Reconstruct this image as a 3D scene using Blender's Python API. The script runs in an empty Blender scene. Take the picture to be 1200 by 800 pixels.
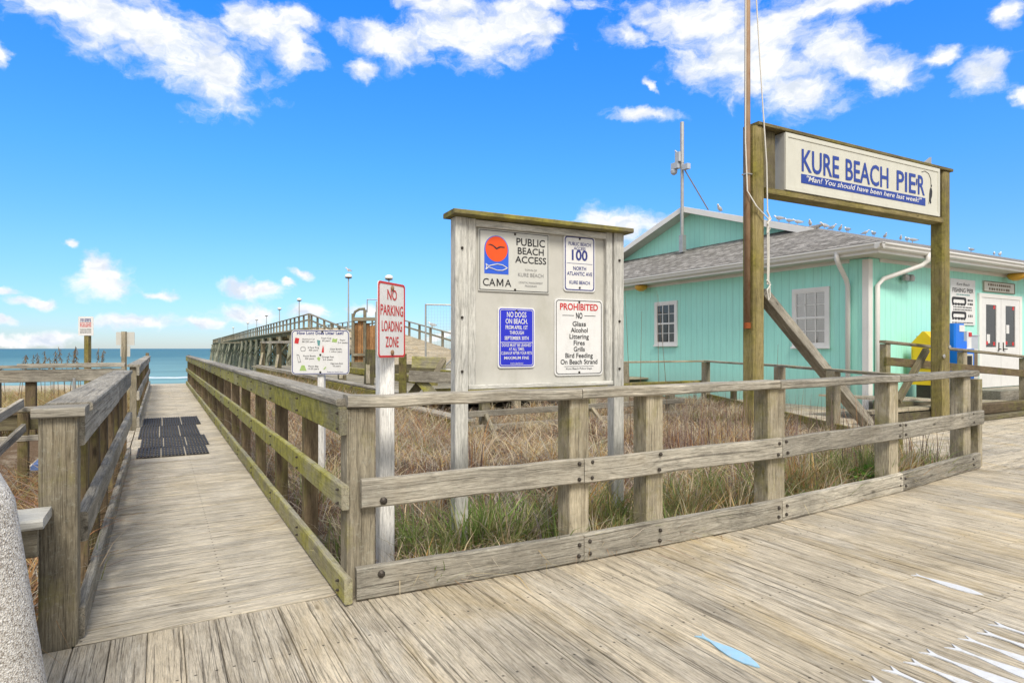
import bpy, math, random
import numpy as np
from mathutils import Vector, Matrix
R = math.radians
random.seed(7); rng = np.random.default_rng(7)
scene = bpy.context.scene
col = scene.collection

# ------------------------------------------------------------------ camera
HEAD = R(29.8)                       # heading of the lens, clockwise from +Y (the ramp's direction)
cd = bpy.data.cameras.new('camera'); cam = bpy.data.objects.new('camera', cd); col.objects.link(cam)
cam.location = (0, 0, 1.3); cam.rotation_euler = (R(90), 0, -HEAD)
cd.sensor_width = 36; cd.lens = 21.6; cd.shift_y = 8/1200; cd.clip_start = .05; cd.clip_end = 20000
scene.camera = cam

# ------------------------------------------------------------------ light and exposure
scene.view_settings.view_transform = 'Standard'; scene.view_settings.look = 'None'
scene.view_settings.exposure = 0.75; scene.view_settings.gamma = 1
SUN_TO = Vector((-.28, -1.0, 1.2)).normalized()
sd = bpy.data.lights.new('sun', 'SUN'); so = bpy.data.objects.new('sun', sd); col.objects.link(so)
sd.energy = 2.2; sd.angle = R(18); sd.color = (1, .93, .82)
so.rotation_euler = SUN_TO.to_track_quat('Z', 'Y').to_euler()

# ------------------------------------------------------------------ node helpers
def nd(nt, typ, ins=None, **kw):
    n = nt.nodes.new(typ)
    for k, v in kw.items(): setattr(n, k, v)
    if ins:
        for k, v in ins.items():
            s = n.inputs[k]
            if isinstance(v, bpy.types.NodeSocket): nt.links.new(v, s)
            else: s.default_value = v
    return n
def math_(nt, op, a, b=None, c=None, clamp=False):
    n = nt.nodes.new('ShaderNodeMath'); n.operation = op; n.use_clamp = clamp
    for i, v in enumerate((a, b, c)):
        if v is None: continue
        if isinstance(v, bpy.types.NodeSocket): nt.links.new(v, n.inputs[i])
        else: n.inputs[i].default_value = v
    return n.outputs[0]
def mixc(nt, f, a, b, mode='MIX'):
    n = nt.nodes.new('ShaderNodeMix'); n.data_type = 'RGBA'; n.blend_type = mode
    for i, v in ((0, f), (6, a), (7, b)):
        if isinstance(v, bpy.types.NodeSocket): nt.links.new(v, n.inputs[i])
        elif i == 0: n.inputs[0].default_value = v
        else: n.inputs[i].default_value = (*v, 1) if len(v) == 3 else v
    return n.outputs[2]
def ramp(nt, f, stops, interp='LINEAR'):
    n = nt.nodes.new('ShaderNodeValToRGB'); nt.links.new(f, n.inputs[0]); n.color_ramp.interpolation = interp
    e = n.color_ramp.elements
    while len(e) < len(stops): e.new(.5)
    for i, (p, c) in enumerate(stops):
        e[i].position = p
        if isinstance(c, (int, float)): c = (c, c, c)
        e[i].color = (*c, 1)
    return n.outputs[0]
def noise(nt, vec, scale, detail=5, rough=.6, dist=0.0):
    n = nd(nt, 'ShaderNodeTexNoise', {'Scale': scale, 'Detail': detail, 'Roughness': rough, 'Distortion': dist})
    if vec is not None: nt.links.new(vec, n.inputs['Vector'])
    return n
def vscale(nt, vec, s):
    return nd(nt, 'ShaderNodeVectorMath', {0: vec, 1: s}, operation='MULTIPLY').outputs[0]

# ------------------------------------------------------------------ sky with clouds
def direction(px, py):               # azimuth and tangent of elevation for a spot in the photograph's sky
    k = (px-600)/720
    return math.atan(k)+HEAD, (408-py)/(720*math.sqrt(1+k*k))
# centre, half width, half height, tilt of each cloud
CLOUDS = [(165, 35, 160, 40, 12), (245, 82, 62, 42, 30), (70, 5, 70, 18, 0), (300, 22, 50, 26, -10), (345, 55, 30, 32, 0), (345, 25, 32, 16, 0),
 (460, 52, 60, 26, 8), (545, 40, 60, 34, 25), (600, 30, 70, 34, 0), (645, 5, 50, 14, 0), (420, 75, 16, 14, 0), (520, 5, 60, 12, 0), 
 (815, 22, 80, 38, 12), (870, 70, 105, 44, 25), (940, 105, 50, 32, 10), (905, 35, 70, 34, 0), (990, 62, 75, 24, 26), (1040, 88, 48, 20, 22), (950, 12, 80, 16, 0), (735, 42, 30, 14, 10),
 (1155, 84, 38, 22, 20), (1108, 70, 24, 12, 10), (1182, 14, 22, 16, -35), (1010, 0, 110, 10, 0), (1200, 108, 18, 14, 0),
 (752, 138, 40, 9, 12), (758, 104, 10, 5, 40), 
 (735, 262, 62, 30, 0), (700, 255, 30, 24, 0),
 (122, 335, 44, 30, 12), (115, 315, 28, 22, 0), (78, 290, 14, 8, 0), (190, 345, 34, 8, 4), (160, 376, 62, 12, -4), (295, 340, 48, 15, 6), (352, 320, 22, 8, 8), (330, 333, 14, 6, 0), 
 (285, 368, 70, 17, 6), (235, 376, 45, 12, -4), (360, 366, 40, 12, 0), (45, 352, 42, 9, 2), (5, 378, 22, 10, 0), (60, 396, 60, 10, 0), (430, 360, 40, 12, 0), (2, 60, 16, 13, 0), (10, 338, 20, 6, 0), (520, 395, 40, 6, 0), (5, 400, 40, 8, 0)]
world = bpy.data.worlds.new('World'); scene.world = world; world.use_nodes = True
wt = world.node_tree; wt.nodes.clear()
sky = nd(wt, 'ShaderNodeTexSky', sky_type='NISHITA', sun_disc=False)
sky.sun_elevation = math.asin(SUN_TO.z); sky.sun_rotation = math.atan2(SUN_TO.x, SUN_TO.y)
sky.altitude = 0; sky.air_density = 1.0; sky.dust_density = .25; sky.ozone_density = 2.5
tc = nd(wt, 'ShaderNodeTexCoord')
sp = nd(wt, 'ShaderNodeSeparateXYZ', {0: tc.outputs['Generated']})
hyp = math_(wt, 'SQRT', math_(wt, 'ADD', math_(wt, 'MULTIPLY', sp.outputs[0], sp.outputs[0]), math_(wt, 'MULTIPLY', sp.outputs[1], sp.outputs[1])))
su = math_(wt, 'ARCTAN2', sp.outputs[0], sp.outputs[1])
sv = math_(wt, 'DIVIDE', sp.outputs[2], math_(wt, 'MAXIMUM', hyp, .02))
uv = nd(wt, 'ShaderNodeCombineXYZ', {0: su, 1: sv}).outputs[0]
w1 = noise(wt, uv, 9, 3, .55)
warp = nd(wt, 'ShaderNodeVectorMath', {0: nd(wt, 'ShaderNodeVectorMath', {0: w1.outputs['Color'], 1: (.5, .5, .5)}, operation='SUBTRACT').outputs[0], 1: (.075, .045, 0)}, operation='MULTIPLY').outputs[0]
w2 = noise(wt, uv, 38, 4, .6)
warp2 = nd(wt, 'ShaderNodeVectorMath', {0: nd(wt, 'ShaderNodeVectorMath', {0: w2.outputs['Color'], 1: (.5, .5, .5)}, operation='SUBTRACT').outputs[0], 1: (.034, .024, 0)}, operation='MULTIPLY').outputs[0]
uvw = nd(wt, 'ShaderNodeVectorMath', {0: nd(wt, 'ShaderNodeVectorMath', {0: uv, 1: warp}, operation='ADD').outputs[0], 1: warp2}, operation='ADD').outputs[0]
def cloud_field(vec):
    best = None
    for (px, py, a, b, t) in CLOUDS:
        u0, v0 = direction(px, py)
        k = (px-600)/720; su_ = 1/(720*(1+k*k)); sv_ = 1/(720*math.sqrt(1+k*k))
        fs = (1.32, 1.4) if py < 200 else (1.0, 1.05)
        m = nd(wt, 'ShaderNodeMapping', {'Vector': vec, 'Location': (u0, v0, 0), 'Rotation': (0, 0, R(-t)), 'Scale': (a*su_*fs[0], b*sv_*fs[1], 1)}, vector_type='TEXTURE')
        f = math_(wt, 'SUBTRACT', 1, nd(wt, 'ShaderNodeVectorMath', {0: m.outputs[0]}, operation='LENGTH').outputs['Value'])
        best = f if best is None else math_(wt, 'SMOOTH_MAX', best, f, .22)
    return best
field = cloud_field(uvw)
fb = noise(wt, nd(wt, 'ShaderNodeMapping', {'Vector': uvw, 'Scale': (1, 1.45, 1)}).outputs[0], 17, 9, .62, .25)
dens = math_(wt, 'ADD', math_(wt, 'MULTIPLY', field, 1.55), math_(wt, 'MULTIPLY', math_(wt, 'SUBTRACT', fb.outputs[0], .52), 2.7))
alpha = nd(wt, 'ShaderNodeMapRange', {'Value': dens, 'From Min': .02, 'From Max': 1.2, 'To Min': 0, 'To Max': 1}, interpolation_type='SMOOTHSTEP').outputs[0]
sh = noise(wt, nd(wt, 'ShaderNodeMapping', {'Vector': uvw, 'Location': (.01, .03, 0), 'Scale': (1, 1.5, 1)}).outputs[0], 22, 6, .6)
ccol = ramp(wt, sh.outputs[0], [(.36, (.72, .79, .90)), (.57, (1.05, 1.05, 1.05))])
# deeper blue overhead, pale at the sea line
skyc = nd(wt, 'ShaderNodeVectorMath', {0: sky.outputs[0], 1: (.1, .1, .1)}, operation='MULTIPLY').outputs[0]
tint = ramp(wt, sv, [(0, (.50, .60, .80)), (.05, (.47, .67, .92)), (.14, (.45, .77, 1.10)), (.28, (.34, .88, 1.45)), (.55, (.20, .96, 1.85))])
skyc = mixc(wt, 1.0, skyc, tint, 'MULTIPLY')
final = mixc(wt, alpha, skyc, mixc(wt, 1.0, ccol, (.62, .62, .62), 'MULTIPLY'))
# added unseen bright cloud cover, overhead and behind the camera, for soft neutral light
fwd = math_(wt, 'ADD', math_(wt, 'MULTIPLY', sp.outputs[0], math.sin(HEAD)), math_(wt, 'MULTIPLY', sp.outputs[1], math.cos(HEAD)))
fillm = math_(wt, 'MAXIMUM', nd(wt, 'ShaderNodeMapRange', {'Value': sv, 'From Min': .72, 'From Max': 1.1}).outputs[0], nd(wt, 'ShaderNodeMapRange', {'Value': fwd, 'From Min': .42, 'From Max': .12}).outputs[0])
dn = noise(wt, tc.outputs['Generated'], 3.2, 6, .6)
fillc = ramp(wt, dn.outputs[0], [(.3, (.42, .42, .42)), (.65, (.72, .705, .68))])
final = mixc(wt, math_(wt, 'MULTIPLY', fillm, .93), final, fillc)
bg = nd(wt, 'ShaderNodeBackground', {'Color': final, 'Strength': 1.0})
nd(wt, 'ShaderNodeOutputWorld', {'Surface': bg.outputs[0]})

# ------------------------------------------------------------------ materials
def newmat(name):
    m = bpy.data.materials.new(name); m.use_nodes = True; nt = m.node_tree; nt.nodes.clear()
    out = nd(nt, 'ShaderNodeOutputMaterial'); p = nd(nt, 'ShaderNodeBsdfPrincipled'); nt.links.new(p.outputs[0], out.inputs[0])
    return m, nt, p
def setin(nt, p, name, v):
    if isinstance(v, bpy.types.NodeSocket): nt.links.new(v, p.inputs[name])
    else: p.inputs[name].default_value = v
def wood(name, c1, c2, moss=0.0, mosscol=(.16, .17, .035), ochre=0.0, ochrecol=(.42, .30, .13), stain=.35, crack=.4, rough=.85, bump=.35, mscale=2.2, tvar=.35, lichen=0.0, nails=None):
    m, nt, p = newmat(name)
    g = nd(nt, 'ShaderNodeAttribute', attribute_name='grain').outputs['Vector']
    tone = nd(nt, 'ShaderNodeAttribute', attribute_name='tone').outputs['Fac']
    pos = nd(nt, 'ShaderNodeNewGeometry').outputs['Position']
    n1 = noise(nt, vscale(nt, g, (3.0, 30, 30)), 1, 9, .72, .45).outputs[0]
    n2 = noise(nt, vscale(nt, g, (13, 190, 190)), 1, 5, .8, .3).outputs[0]
    n3 = noise(nt, vscale(nt, g, (1.1, 105, 105)), 1, 5, .65, 1.1).outputs[0]
    base = mixc(nt, ramp(nt, n1, [(.30, 0), (.62, 1)]), c1, c2)
    base = mixc(nt, 1, base, ramp(nt, n2, [(.34, .58), (.56, 1.13)]), 'MULTIPLY')
    pale = noise(nt, vscale(nt, g, (4.0, 85, 85)), 1, 6, .75, .7).outputs[0]
    base = mixc(nt, math_(nt, 'MULTIPLY', ramp(nt, pale, [(.57, 0), (.67, 1)]), .42), base, tuple(min(.66, x*1.38) for x in c2))
    nr = noise(nt, vscale(nt, g, (.5, 6.5, 6.5)), 1, 2, .5, .3).outputs[0]
    rg = math_(nt, 'FRACT', math_(nt, 'MULTIPLY', nr, 16))
    rl = ramp(nt, rg, [(0, .70), (.08, 1.0), (.80, 1.10), (.95, .88), (1, .70)])
    base = mixc(nt, .8, base, rl, 'MULTIPLY')
    kv = nd(nt, 'ShaderNodeTexVoronoi', {'Vector': vscale(nt, g, (1.9, 6.5, 6.5)), 'Scale': 1.0, 'Randomness': 1.0}).outputs['Distance']
    base = mixc(nt, math_(nt, 'MULTIPLY', ramp(nt, kv, [(.045, 1), (.10, 0)]), .8), base, tuple(x*.32 for x in c1))
    if ochre > 0:
        of = math_(nt, 'MULTIPLY', math_(nt, 'MULTIPLY', ramp(nt, tone, [(.45, 0), (.95, 1)]), ramp(nt, n1, [(.40, .25), (.60, 1)])), ochre)
        of2 = math_(nt, 'MULTIPLY', ramp(nt, noise(nt, vscale(nt, pos, (2.2, .8, 2.2) if name.startswith('deck') else (1.2, 1.2, 1.2)), 1, 6, .62, .6).outputs[0], [(.5, 0), (.68, 1)]), ochre)
        base = mixc(nt, math_(nt, 'MAXIMUM', math_(nt, 'MULTIPLY', of, .45), of2), base, mixc(nt, 1, (ochrecol), ramp(nt, n2, [(.3, .75), (.6, 1.15)]), 'MULTIPLY'))
    base = mixc(nt, 1, base, ramp(nt, tone, [(0, 1-tvar), (1, 1+tvar*.45)]), 'MULTIPLY')
    st = noise(nt, pos, 1.7, 6, .65, .3).outputs[0]
    base = mixc(nt, 1, base, ramp(nt, st, [(.30, 1-stain), (.58, 1.06)]), 'MULTIPLY')
    ck = ramp(nt, n3, [(.575, 0), (.63, 1)])
    base = mixc(nt, math_(nt, 'MULTIPLY', ck, crack), base, (.055, .045, .035))
    if moss > 0:
        mn = noise(nt, pos, mscale, 8, .68, .4).outputs[0]
        nrm = nd(nt, 'ShaderNodeSeparateXYZ', {0: nd(nt, 'ShaderNodeNewGeometry').outputs['True Normal']}).outputs[0]
        mn = math_(nt, 'ADD', mn, math_(nt, 'ADD', math_(nt, 'MULTIPLY', nrm, -.07), math_(nt, 'MULTIPLY', math_(nt, 'SUBTRACT', n1, .5), .35)))
        mf = ramp(nt, mn, [(max(0, .78-moss*.62), 0), (min(1, .98-moss*.55), 1)])
        mv = mixc(nt, ramp(nt, noise(nt, pos, 14, 7, .75).outputs[0], [(.35, 0), (.65, 1)]), tuple(x*.45 for x in mosscol), tuple(x*1.45 for x in mosscol))
        base = mixc(nt, math_(nt, 'MULTIPLY', mf, .88), base, mv)
    if lichen > 0:
        ln = noise(nt, pos, 38, 4, .7).outputs[0]
        base = mixc(nt, math_(nt, 'MULTIPLY', ramp(nt, ln, [(.56, 0), (.66, 1)]), lichen), base, (.48, .50, .42))
    if nails:
        sx = nd(nt, 'ShaderNodeSeparateXYZ', {0: pos})
        across, along = (sx.outputs[0], sx.outputs[1]) if nails[0] == 'x' else (sx.outputs[1], sx.outputs[0])
        fa = math_(nt, 'ABSOLUTE', math_(nt, 'SUBTRACT', math_(nt, 'ABSOLUTE', math_(nt, 'SUBTRACT', math_(nt, 'FRACT', math_(nt, 'DIVIDE', math_(nt, 'SUBTRACT', across, nails[1]), .1405)), .498)), .27))
        fl = math_(nt, 'ABSOLUTE', math_(nt, 'SUBTRACT', math_(nt, 'FRACT', math_(nt, 'DIVIDE', along, .61)), .5))
        dd = math_(nt, 'SQRT', math_(nt, 'ADD', math_(nt, 'POWER', math_(nt, 'MULTIPLY', fa, .1405), 2), math_(nt, 'POWER', math_(nt, 'MULTIPLY', fl, .61), 2)))
        base = mixc(nt, math_(nt, 'MULTIPLY', ramp(nt, dd, [(.0045, 1), (.0065, 0)]), .85), base, (.05, .042, .035))
    hgt = math_(nt, 'ADD', math_(nt, 'MULTIPLY', n1, .6), math_(nt, 'ADD', math_(nt, 'MULTIPLY', n2, .6), math_(nt, 'ADD', math_(nt, 'MULTIPLY', ck, -1.0), math_(nt, 'MULTIPLY', rg, .2))))
    b = nd(nt, 'ShaderNodeBump', {'Strength': bump, 'Distance': .014, 'Height': hgt})
    setin(nt, p, 'Base Color', base); setin(nt, p, 'Roughness', rough); nt.links.new(b.outputs[0], p.inputs['Normal'])
    p.inputs['Specular IOR Level'].default_value = .25
    return m
def plain(name, c, rough=.5, var=.12, scale=6, metallic=0, dirt=0, dirtcol=(.2, .15, .1), bump=0, spec=.4):
    m, nt, p = newmat(name)
    pos = nd(nt, 'ShaderNodeNewGeometry').outputs['Position']
    n = noise(nt, pos, scale, 6, .65).outputs[0]
    base = mixc(nt, 1, c, ramp(nt, n, [(.3, 1-var), (.7, 1+var*.6)]), 'MULTIPLY')
    if dirt > 0:
        d = noise(nt, vscale(nt, pos, (1, 1, .35)), scale*2.3, 7, .7, .5).outputs[0]
        base = mixc(nt, math_(nt, 'MULTIPLY', ramp(nt, d, [(.5, 0), (.72, 1)]), dirt), base, dirtcol)
    setin(nt, p, 'Base Color', base); setin(nt, p, 'Roughness', rough); p.inputs['Metallic'].default_value = metallic
    p.inputs['Specular IOR Level'].default_value = spec
    if bump: nt.links.new(nd(nt, 'ShaderNodeBump', {'Strength': bump, 'Distance': .01, 'Height': n}).outputs[0], p.inputs['Normal'])
    return m
M = {}
M['deck'] = wood('deck wood', (.40, .345, .26), (.62, .56, .45), ochre=.6, ochrecol=(.52, .40, .21), stain=.24, crack=.52, bump=.8, tvar=.16, nails=('x', -3.0))
M['ramp'] = wood('ramp wood', (.42, .37, .285), (.62, .565, .46), moss=.14, mosscol=(.27, .26, .16), ochre=.35, ochrecol=(.50, .40, .23), stain=.26, crack=.6, bump=.7, tvar=.10, nails=('y', 3.29))
M['grey'] = wood('weathered grey wood', (.27, .245, .195), (.48, .445, .37), moss=.20, mosscol=(.22, .215, .07), ochre=.10, stain=.35, crack=.6, bump=.6, lichen=.22)
M['post'] = wood('weathered post wood', (.25, .215, .15), (.42, .375, .28), moss=.40, mosscol=(.20, .18, .045), ochre=.22, stain=.4, crack=.55, bump=.55, lichen=.2)
M['mossy'] = wood('mossy wood', (.26, .235, .16), (.44, .41, .31), moss=.62, mosscol=(.29, .275, .035), ochre=.1, stain=.35, crack=.5, bump=.55, mscale=1.7, lichen=.25)
M['brown'] = wood('brown baluster wood', (.12, .085, .05), (.24, .18, .11), moss=.50, mosscol=(.15, .145, .035), stain=.4, crack=.4, bump=.5, tvar=.5)
M['pale'] = wood('pale painted wood', (.45, .44, .395), (.58, .575, .53), moss=.14, mosscol=(.30, .30, .20), stain=.26, crack=.22, bump=.3, tvar=.12)
M['panel'] = plain('pale plywood', (.52, .51, .465), .75, .14, 2.5, dirt=.5, dirtcol=(.37, .365, .29), bump=.1, spec=.2)
M['white_post'] = wood('white painted post', (.70, .69, .65), (.80, .79, .76), moss=.06, mosscol=(.45, .42, .33), stain=.16, crack=.3, bump=.25, tvar=.08)
M['pile'] = wood('sign pile wood', (.17, .135, .05), (.32, .27, .13), moss=.50, mosscol=(.20, .18, .035), ochre=.25, stain=.4, crack=.5, bump=.55, mscale=1.2)
M['dark'] = wood('dark wet wood', (.09, .075, .045), (.19, .165, .105), moss=.45, mosscol=(.14, .14, .04), stain=.45, crack=.5, bump=.5)
M['kerb_moss'] = wood('mossy kerb wood', (.15, .125, .07), (.31, .27, .17), moss=.66, mosscol=(.28, .25, .035), stain=.45, crack=.5, bump=.55, mscale=1.6)
M['pier'] = wood('pier wood', (.20, .175, .12), (.36, .325, .24), moss=.3, mosscol=(.16, .17, .06), stain=.4, crack=.4, bump=.4)
M['pierpile'] = wood('algae pile wood', (.15, .14, .10), (.36, .36, .28), moss=.42, mosscol=(.16, .20, .11), stain=.5, crack=.5, bump=.4, mscale=.6)
M['rust_panel'] = wood('rusty brown boards', (.27, .12, .045), (.45, .25, .11), stain=.45, crack=.4, bump=.4, tvar=.4)
M['whitetrim'] = plain('white trim paint', (.78, .77, .74), .45, .06, 3)
M['white'] = plain('white enamel', (.72, .72, .71), .35, .06, 9, dirt=.22, dirtcol=(.5, .47, .4))
M['signgrey'] = plain('grey sign enamel', (.56, .56, .52), .4, .06, 7, dirt=.15, dirtcol=(.4, .38, .3))
M['cream'] = plain('cream sign face', (.60, .595, .515), .4, .07, 3, dirt=.3, dirtcol=(.48, .46, .36))
M['signbox'] = plain('aluminium sign cabinet', (.5, .5, .47), .4, .1, 5, dirt=.3, dirtcol=(.3, .28, .22))
M['navy'] = plain('blue paint', (.015, .05, .30), .45, .1, 20)
M['inkblue'] = plain('dark blue ink', (.03, .04, .20), .5, .1, 20)
M['dogblue'] = plain('sign blue', (.02, .03, .52), .4, .08, 10)
M['logoblue'] = plain('logo blue', (.03, .11, .62), .45, .1, 10)
M['orange'] = plain('logo orange', (.78, .085, .01), .45, .1, 10)
M['red'] = plain('sign red', (.55, .035, .035), .45, .15, 30)
M['black'] = plain('black ink', (.02, .02, .022), .5, .1, 20)
M['greyink'] = plain('faded grey ink', (.24, .24, .24), .5, .1, 20)
M['green_ink'] = plain('printed green', (.35, .5, .16), .5, .2, 90)
M['teal_ink'] = plain('printed teal', (.12, .3, .3), .5, .2, 90)
M['bolt'] = plain('bolt steel', (.07, .06, .05), .55, .3, 60, metallic=.6)
M['galv'] = plain('galvanised steel', (.42, .42, .41), .45, .15, 8, metallic=.6)
M['rustpipe'] = plain('rusty pipe', (.30, .195, .115), .65, .25, 4, dirt=1.0, dirtcol=(.20, .08, .028))
M['rope'] = plain('white rope', (.68, .66, .60), .8, .15, 60)
M['concrete'] = None
M['rubber'] = plain('black rubber', (.035, .035, .038), .75, .3, 15, dirt=.35, dirtcol=(.18, .165, .14))
M['gutter'] = plain('white aluminium gutter', (.74, .73, .70), .4, .05, 3, dirt=.15, dirtcol=(.5, .47, .4))
M['soffit'] = plain('soffit paint', (.55, .53, .47), .6, .08, 3)
M['yellow'] = plain('yellow plastic', (.80, .52, .01), .4, .06, 5)
M['bluebox'] = plain('blue newspaper box', (.005, .17, .72), .35, .1, 5)
M['amber'] = plain('amber lamp glass', (.62, .35, .04), .35, .1, 9)
M['palegrey'] = plain('pale grey metal', (.45, .49, .55), .45, .08, 5)
M['bluemat'] = plain('blue mat', (.10, .16, .34), .8, .3, 30)
M['fishwhite'] = plain('white deck paint', (.60, .62, .65), .6, .1, 14, dirt=.6, dirtcol=(.45, .40, .32))
M['fishblue'] = plain('blue deck paint', (.30, .52, .70), .6, .1, 14, dirt=.6, dirtcol=(.45, .42, .34))
M['brownbox'] = plain('brown paint', (.17, .13, .08), .6, .2, 10)
def mk_concrete():
    m, nt, p = newmat('exposed aggregate')
    pos = nd(nt, 'ShaderNodeNewGeometry').outputs['Position']
    v = nd(nt, 'ShaderNodeTexVoronoi', {'Vector': pos, 'Scale': 230.0})
    c = ramp(nt, nd(nt, 'ShaderNodeSeparateColor', {0: v.outputs['Color']}).outputs[0], [(0, (.24, .21, .175)), (.3, (.46, .43, .385)), (.7, (.58, .555, .505)), (1, (.70, .68, .64))])
    n = noise(nt, pos, 5, 5).outputs[0]
    c = mixc(nt, 1, c, ramp(nt, n, [(.3, .8), (.7, 1.05)]), 'MULTIPLY')
    setin(nt, p, 'Base Color', c); p.inputs['Roughness'].default_value = .9
    nt.links.new(nd(nt, 'ShaderNodeBump', {'Strength': .7, 'Distance': .006, 'Height': v.outputs['Distance']}).outputs[0], p.inputs['Normal'])
    return m
M['concrete'] = mk_concrete()
def mk_siding():
    m, nt, p = newmat('aqua board siding')
    pos = nd(nt, 'ShaderNodeNewGeometry').outputs['Position']
    s = nd(nt, 'ShaderNodeSeparateXYZ', {0: pos})
    t = math_(nt, 'FRACT', math_(nt, 'DIVIDE', math_(nt, 'ADD', s.outputs[0], s.outputs[1]), .205))
    d = math_(nt, 'ABSOLUTE', math_(nt, 'SUBTRACT', t, .5))
    gr = ramp(nt, d, [(.452, 0), (.475, 1)])
    n = noise(nt, vscale(nt, pos, (1, 1, .3)), 3, 6, .65).outputs[0]
    n2 = noise(nt, vscale(nt, pos, (60, 60, 3)), 1, 4, .6).outputs[0]
    c = mixc(nt, n, (.37, .81, .69), (.43, .87, .76))
    c = mixc(nt, 1, c, ramp(nt, n2, [(.3, .93), (.7, 1.04)]), 'MULTIPLY')
    n3 = noise(nt, vscale(nt, pos, (4, 4, .35)), 1, 6, .7).outputs[0]
    c = mixc(nt, math_(nt, 'MULTIPLY', ramp(nt, n3, [(.5, 0), (.75, 1)]), .28), c, (.42, .62, .55))
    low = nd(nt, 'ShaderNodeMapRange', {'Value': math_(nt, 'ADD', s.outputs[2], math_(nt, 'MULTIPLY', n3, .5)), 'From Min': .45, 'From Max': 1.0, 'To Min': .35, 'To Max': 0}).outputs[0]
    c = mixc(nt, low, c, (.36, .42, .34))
    c = mixc(nt, math_(nt, 'MULTIPLY', gr, .40), c, (.22, .53, .46))
    setin(nt, p, 'Base Color', c); p.inputs['Roughness'].default_value = .6; p.inputs['Specular IOR Level'].default_value = .25
    nt.links.new(nd(nt, 'ShaderNodeBump', {'Strength': .5, 'Distance': .01, 'Height': math_(nt, 'ADD', math_(nt, 'MULTIPLY', gr, -1), math_(nt, 'MULTIPLY', n2, .15))}).outputs[0], p.inputs['Normal'])
    return m
M['siding'] = mk_siding()
def mk_shingle():
    m, nt, p = newmat('asphalt shingle')
    g = nd(nt, 'ShaderNodeAttribute', attribute_name='grain').outputs['Vector']
    b = nd(nt, 'ShaderNodeTexBrick', {'Vector': g, 'Color1': (.20, .188, .17, 1), 'Color2': (.36, .345, .325, 1), 'Mortar': (.10, .095, .09, 1), 'Scale': 1.0, 'Mortar Size': .010, 'Brick Width': .26, 'Row Height': .14, 'Bias': -.1})
    b.offset = .37; b.offset_frequency = 2
    n = noise(nt, vscale(nt, g, (4, 8, 1)), 1, 3).outputs[0]; n2 = noise(nt, g, 160, 3).outputs[0]
    c = mixc(nt, 1, b.outputs['Color'], ramp(nt, n, [(.35, .62), (.65, 1.22)]), 'MULTIPLY')
    c = mixc(nt, 1, c, ramp(nt, n2, [(.3, .75), (.7, 1.2)]), 'MULTIPLY')
    setin(nt, p, 'Base Color', c); p.inputs['Roughness'].default_value = .95
    nt.links.new(nd(nt, 'ShaderNodeBump', {'Strength': .6, 'Distance': .012, 'Height': b.outputs['Fac']}).outputs[0], p.inputs['Normal'])
    p.inputs['Specular IOR Level'].default_value = .15
    return m
M['shingle'] = mk_shingle()
def mk_glass():
    m = bpy.data.materials.new('window glass'); m.use_nodes = True; nt = m.node_tree; nt.nodes.clear()
    out = nd(nt, 'ShaderNodeOutputMaterial'); fr = nd(nt, 'ShaderNodeFresnel', {'IOR': 1.6})
    mx = nd(nt, 'ShaderNodeMixShader', {0: math_(nt, 'ADD', fr.outputs[0], .06), 1: nd(nt, 'ShaderNodeBsdfTransparent').outputs[0], 2: nd(nt, 'ShaderNodeBsdfGlossy', {'Roughness': .03}).outputs[0]})
    nt.links.new(mx.outputs[0], out.inputs[0]); return m
M['glass'] = mk_glass()
M['blind'] = plain('white slat blind', (.33, .32, .305), .6, .06, 4)
M['inside'] = plain('dim room', (.06, .055, .05), .8, .5, 3)  # flat dark sheets behind panes: the indoor shade is put into this colour
M['curtain'] = plain('tan curtain', (.34, .27, .20), .8, .3, 6)
def mk_ground():
    m, nt, p = newmat('dune sand')
    pos = nd(nt, 'ShaderNodeNewGeometry').outputs['Position']
    n = noise(nt, pos, 2.2, 8, .7).outputs[0]; n2 = noise(nt, pos, 35, 6, .75).outputs[0]; n3 = noise(nt, pos, .25, 4, .6).outputs[0]
    litter = mixc(nt, n2, (.05, .032, .022), (.24, .17, .11))
    sand = mixc(nt, n2, (.42, .37, .28), (.56, .50, .40))
    y = nd(nt, 'ShaderNodeSeparateXYZ', {0: pos}).outputs[1]
    far = nd(nt, 'ShaderNodeMapRange', {'Value': y, 'From Min': 16, 'From Max': 34}).outputs[0]
    f = math_(nt, 'ADD', math_(nt, 'SUBTRACT', n, .12), math_(nt, 'MULTIPLY', far, .55))
    c = mixc(nt, ramp(nt, f, [(.40, 0), (.62, 1)]), litter, sand)
    setin(nt, p, 'Base Color', c); p.inputs['Roughness'].default_value = .95; p.inputs['Specular IOR Level'].default_value = .1
    nt.links.new(nd(nt, 'ShaderNodeBump', {'Strength': .8, 'Distance': .04, 'Height': n2}).outputs[0], p.inputs['Normal'])
    return m
M['ground'] = mk_ground()
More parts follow.
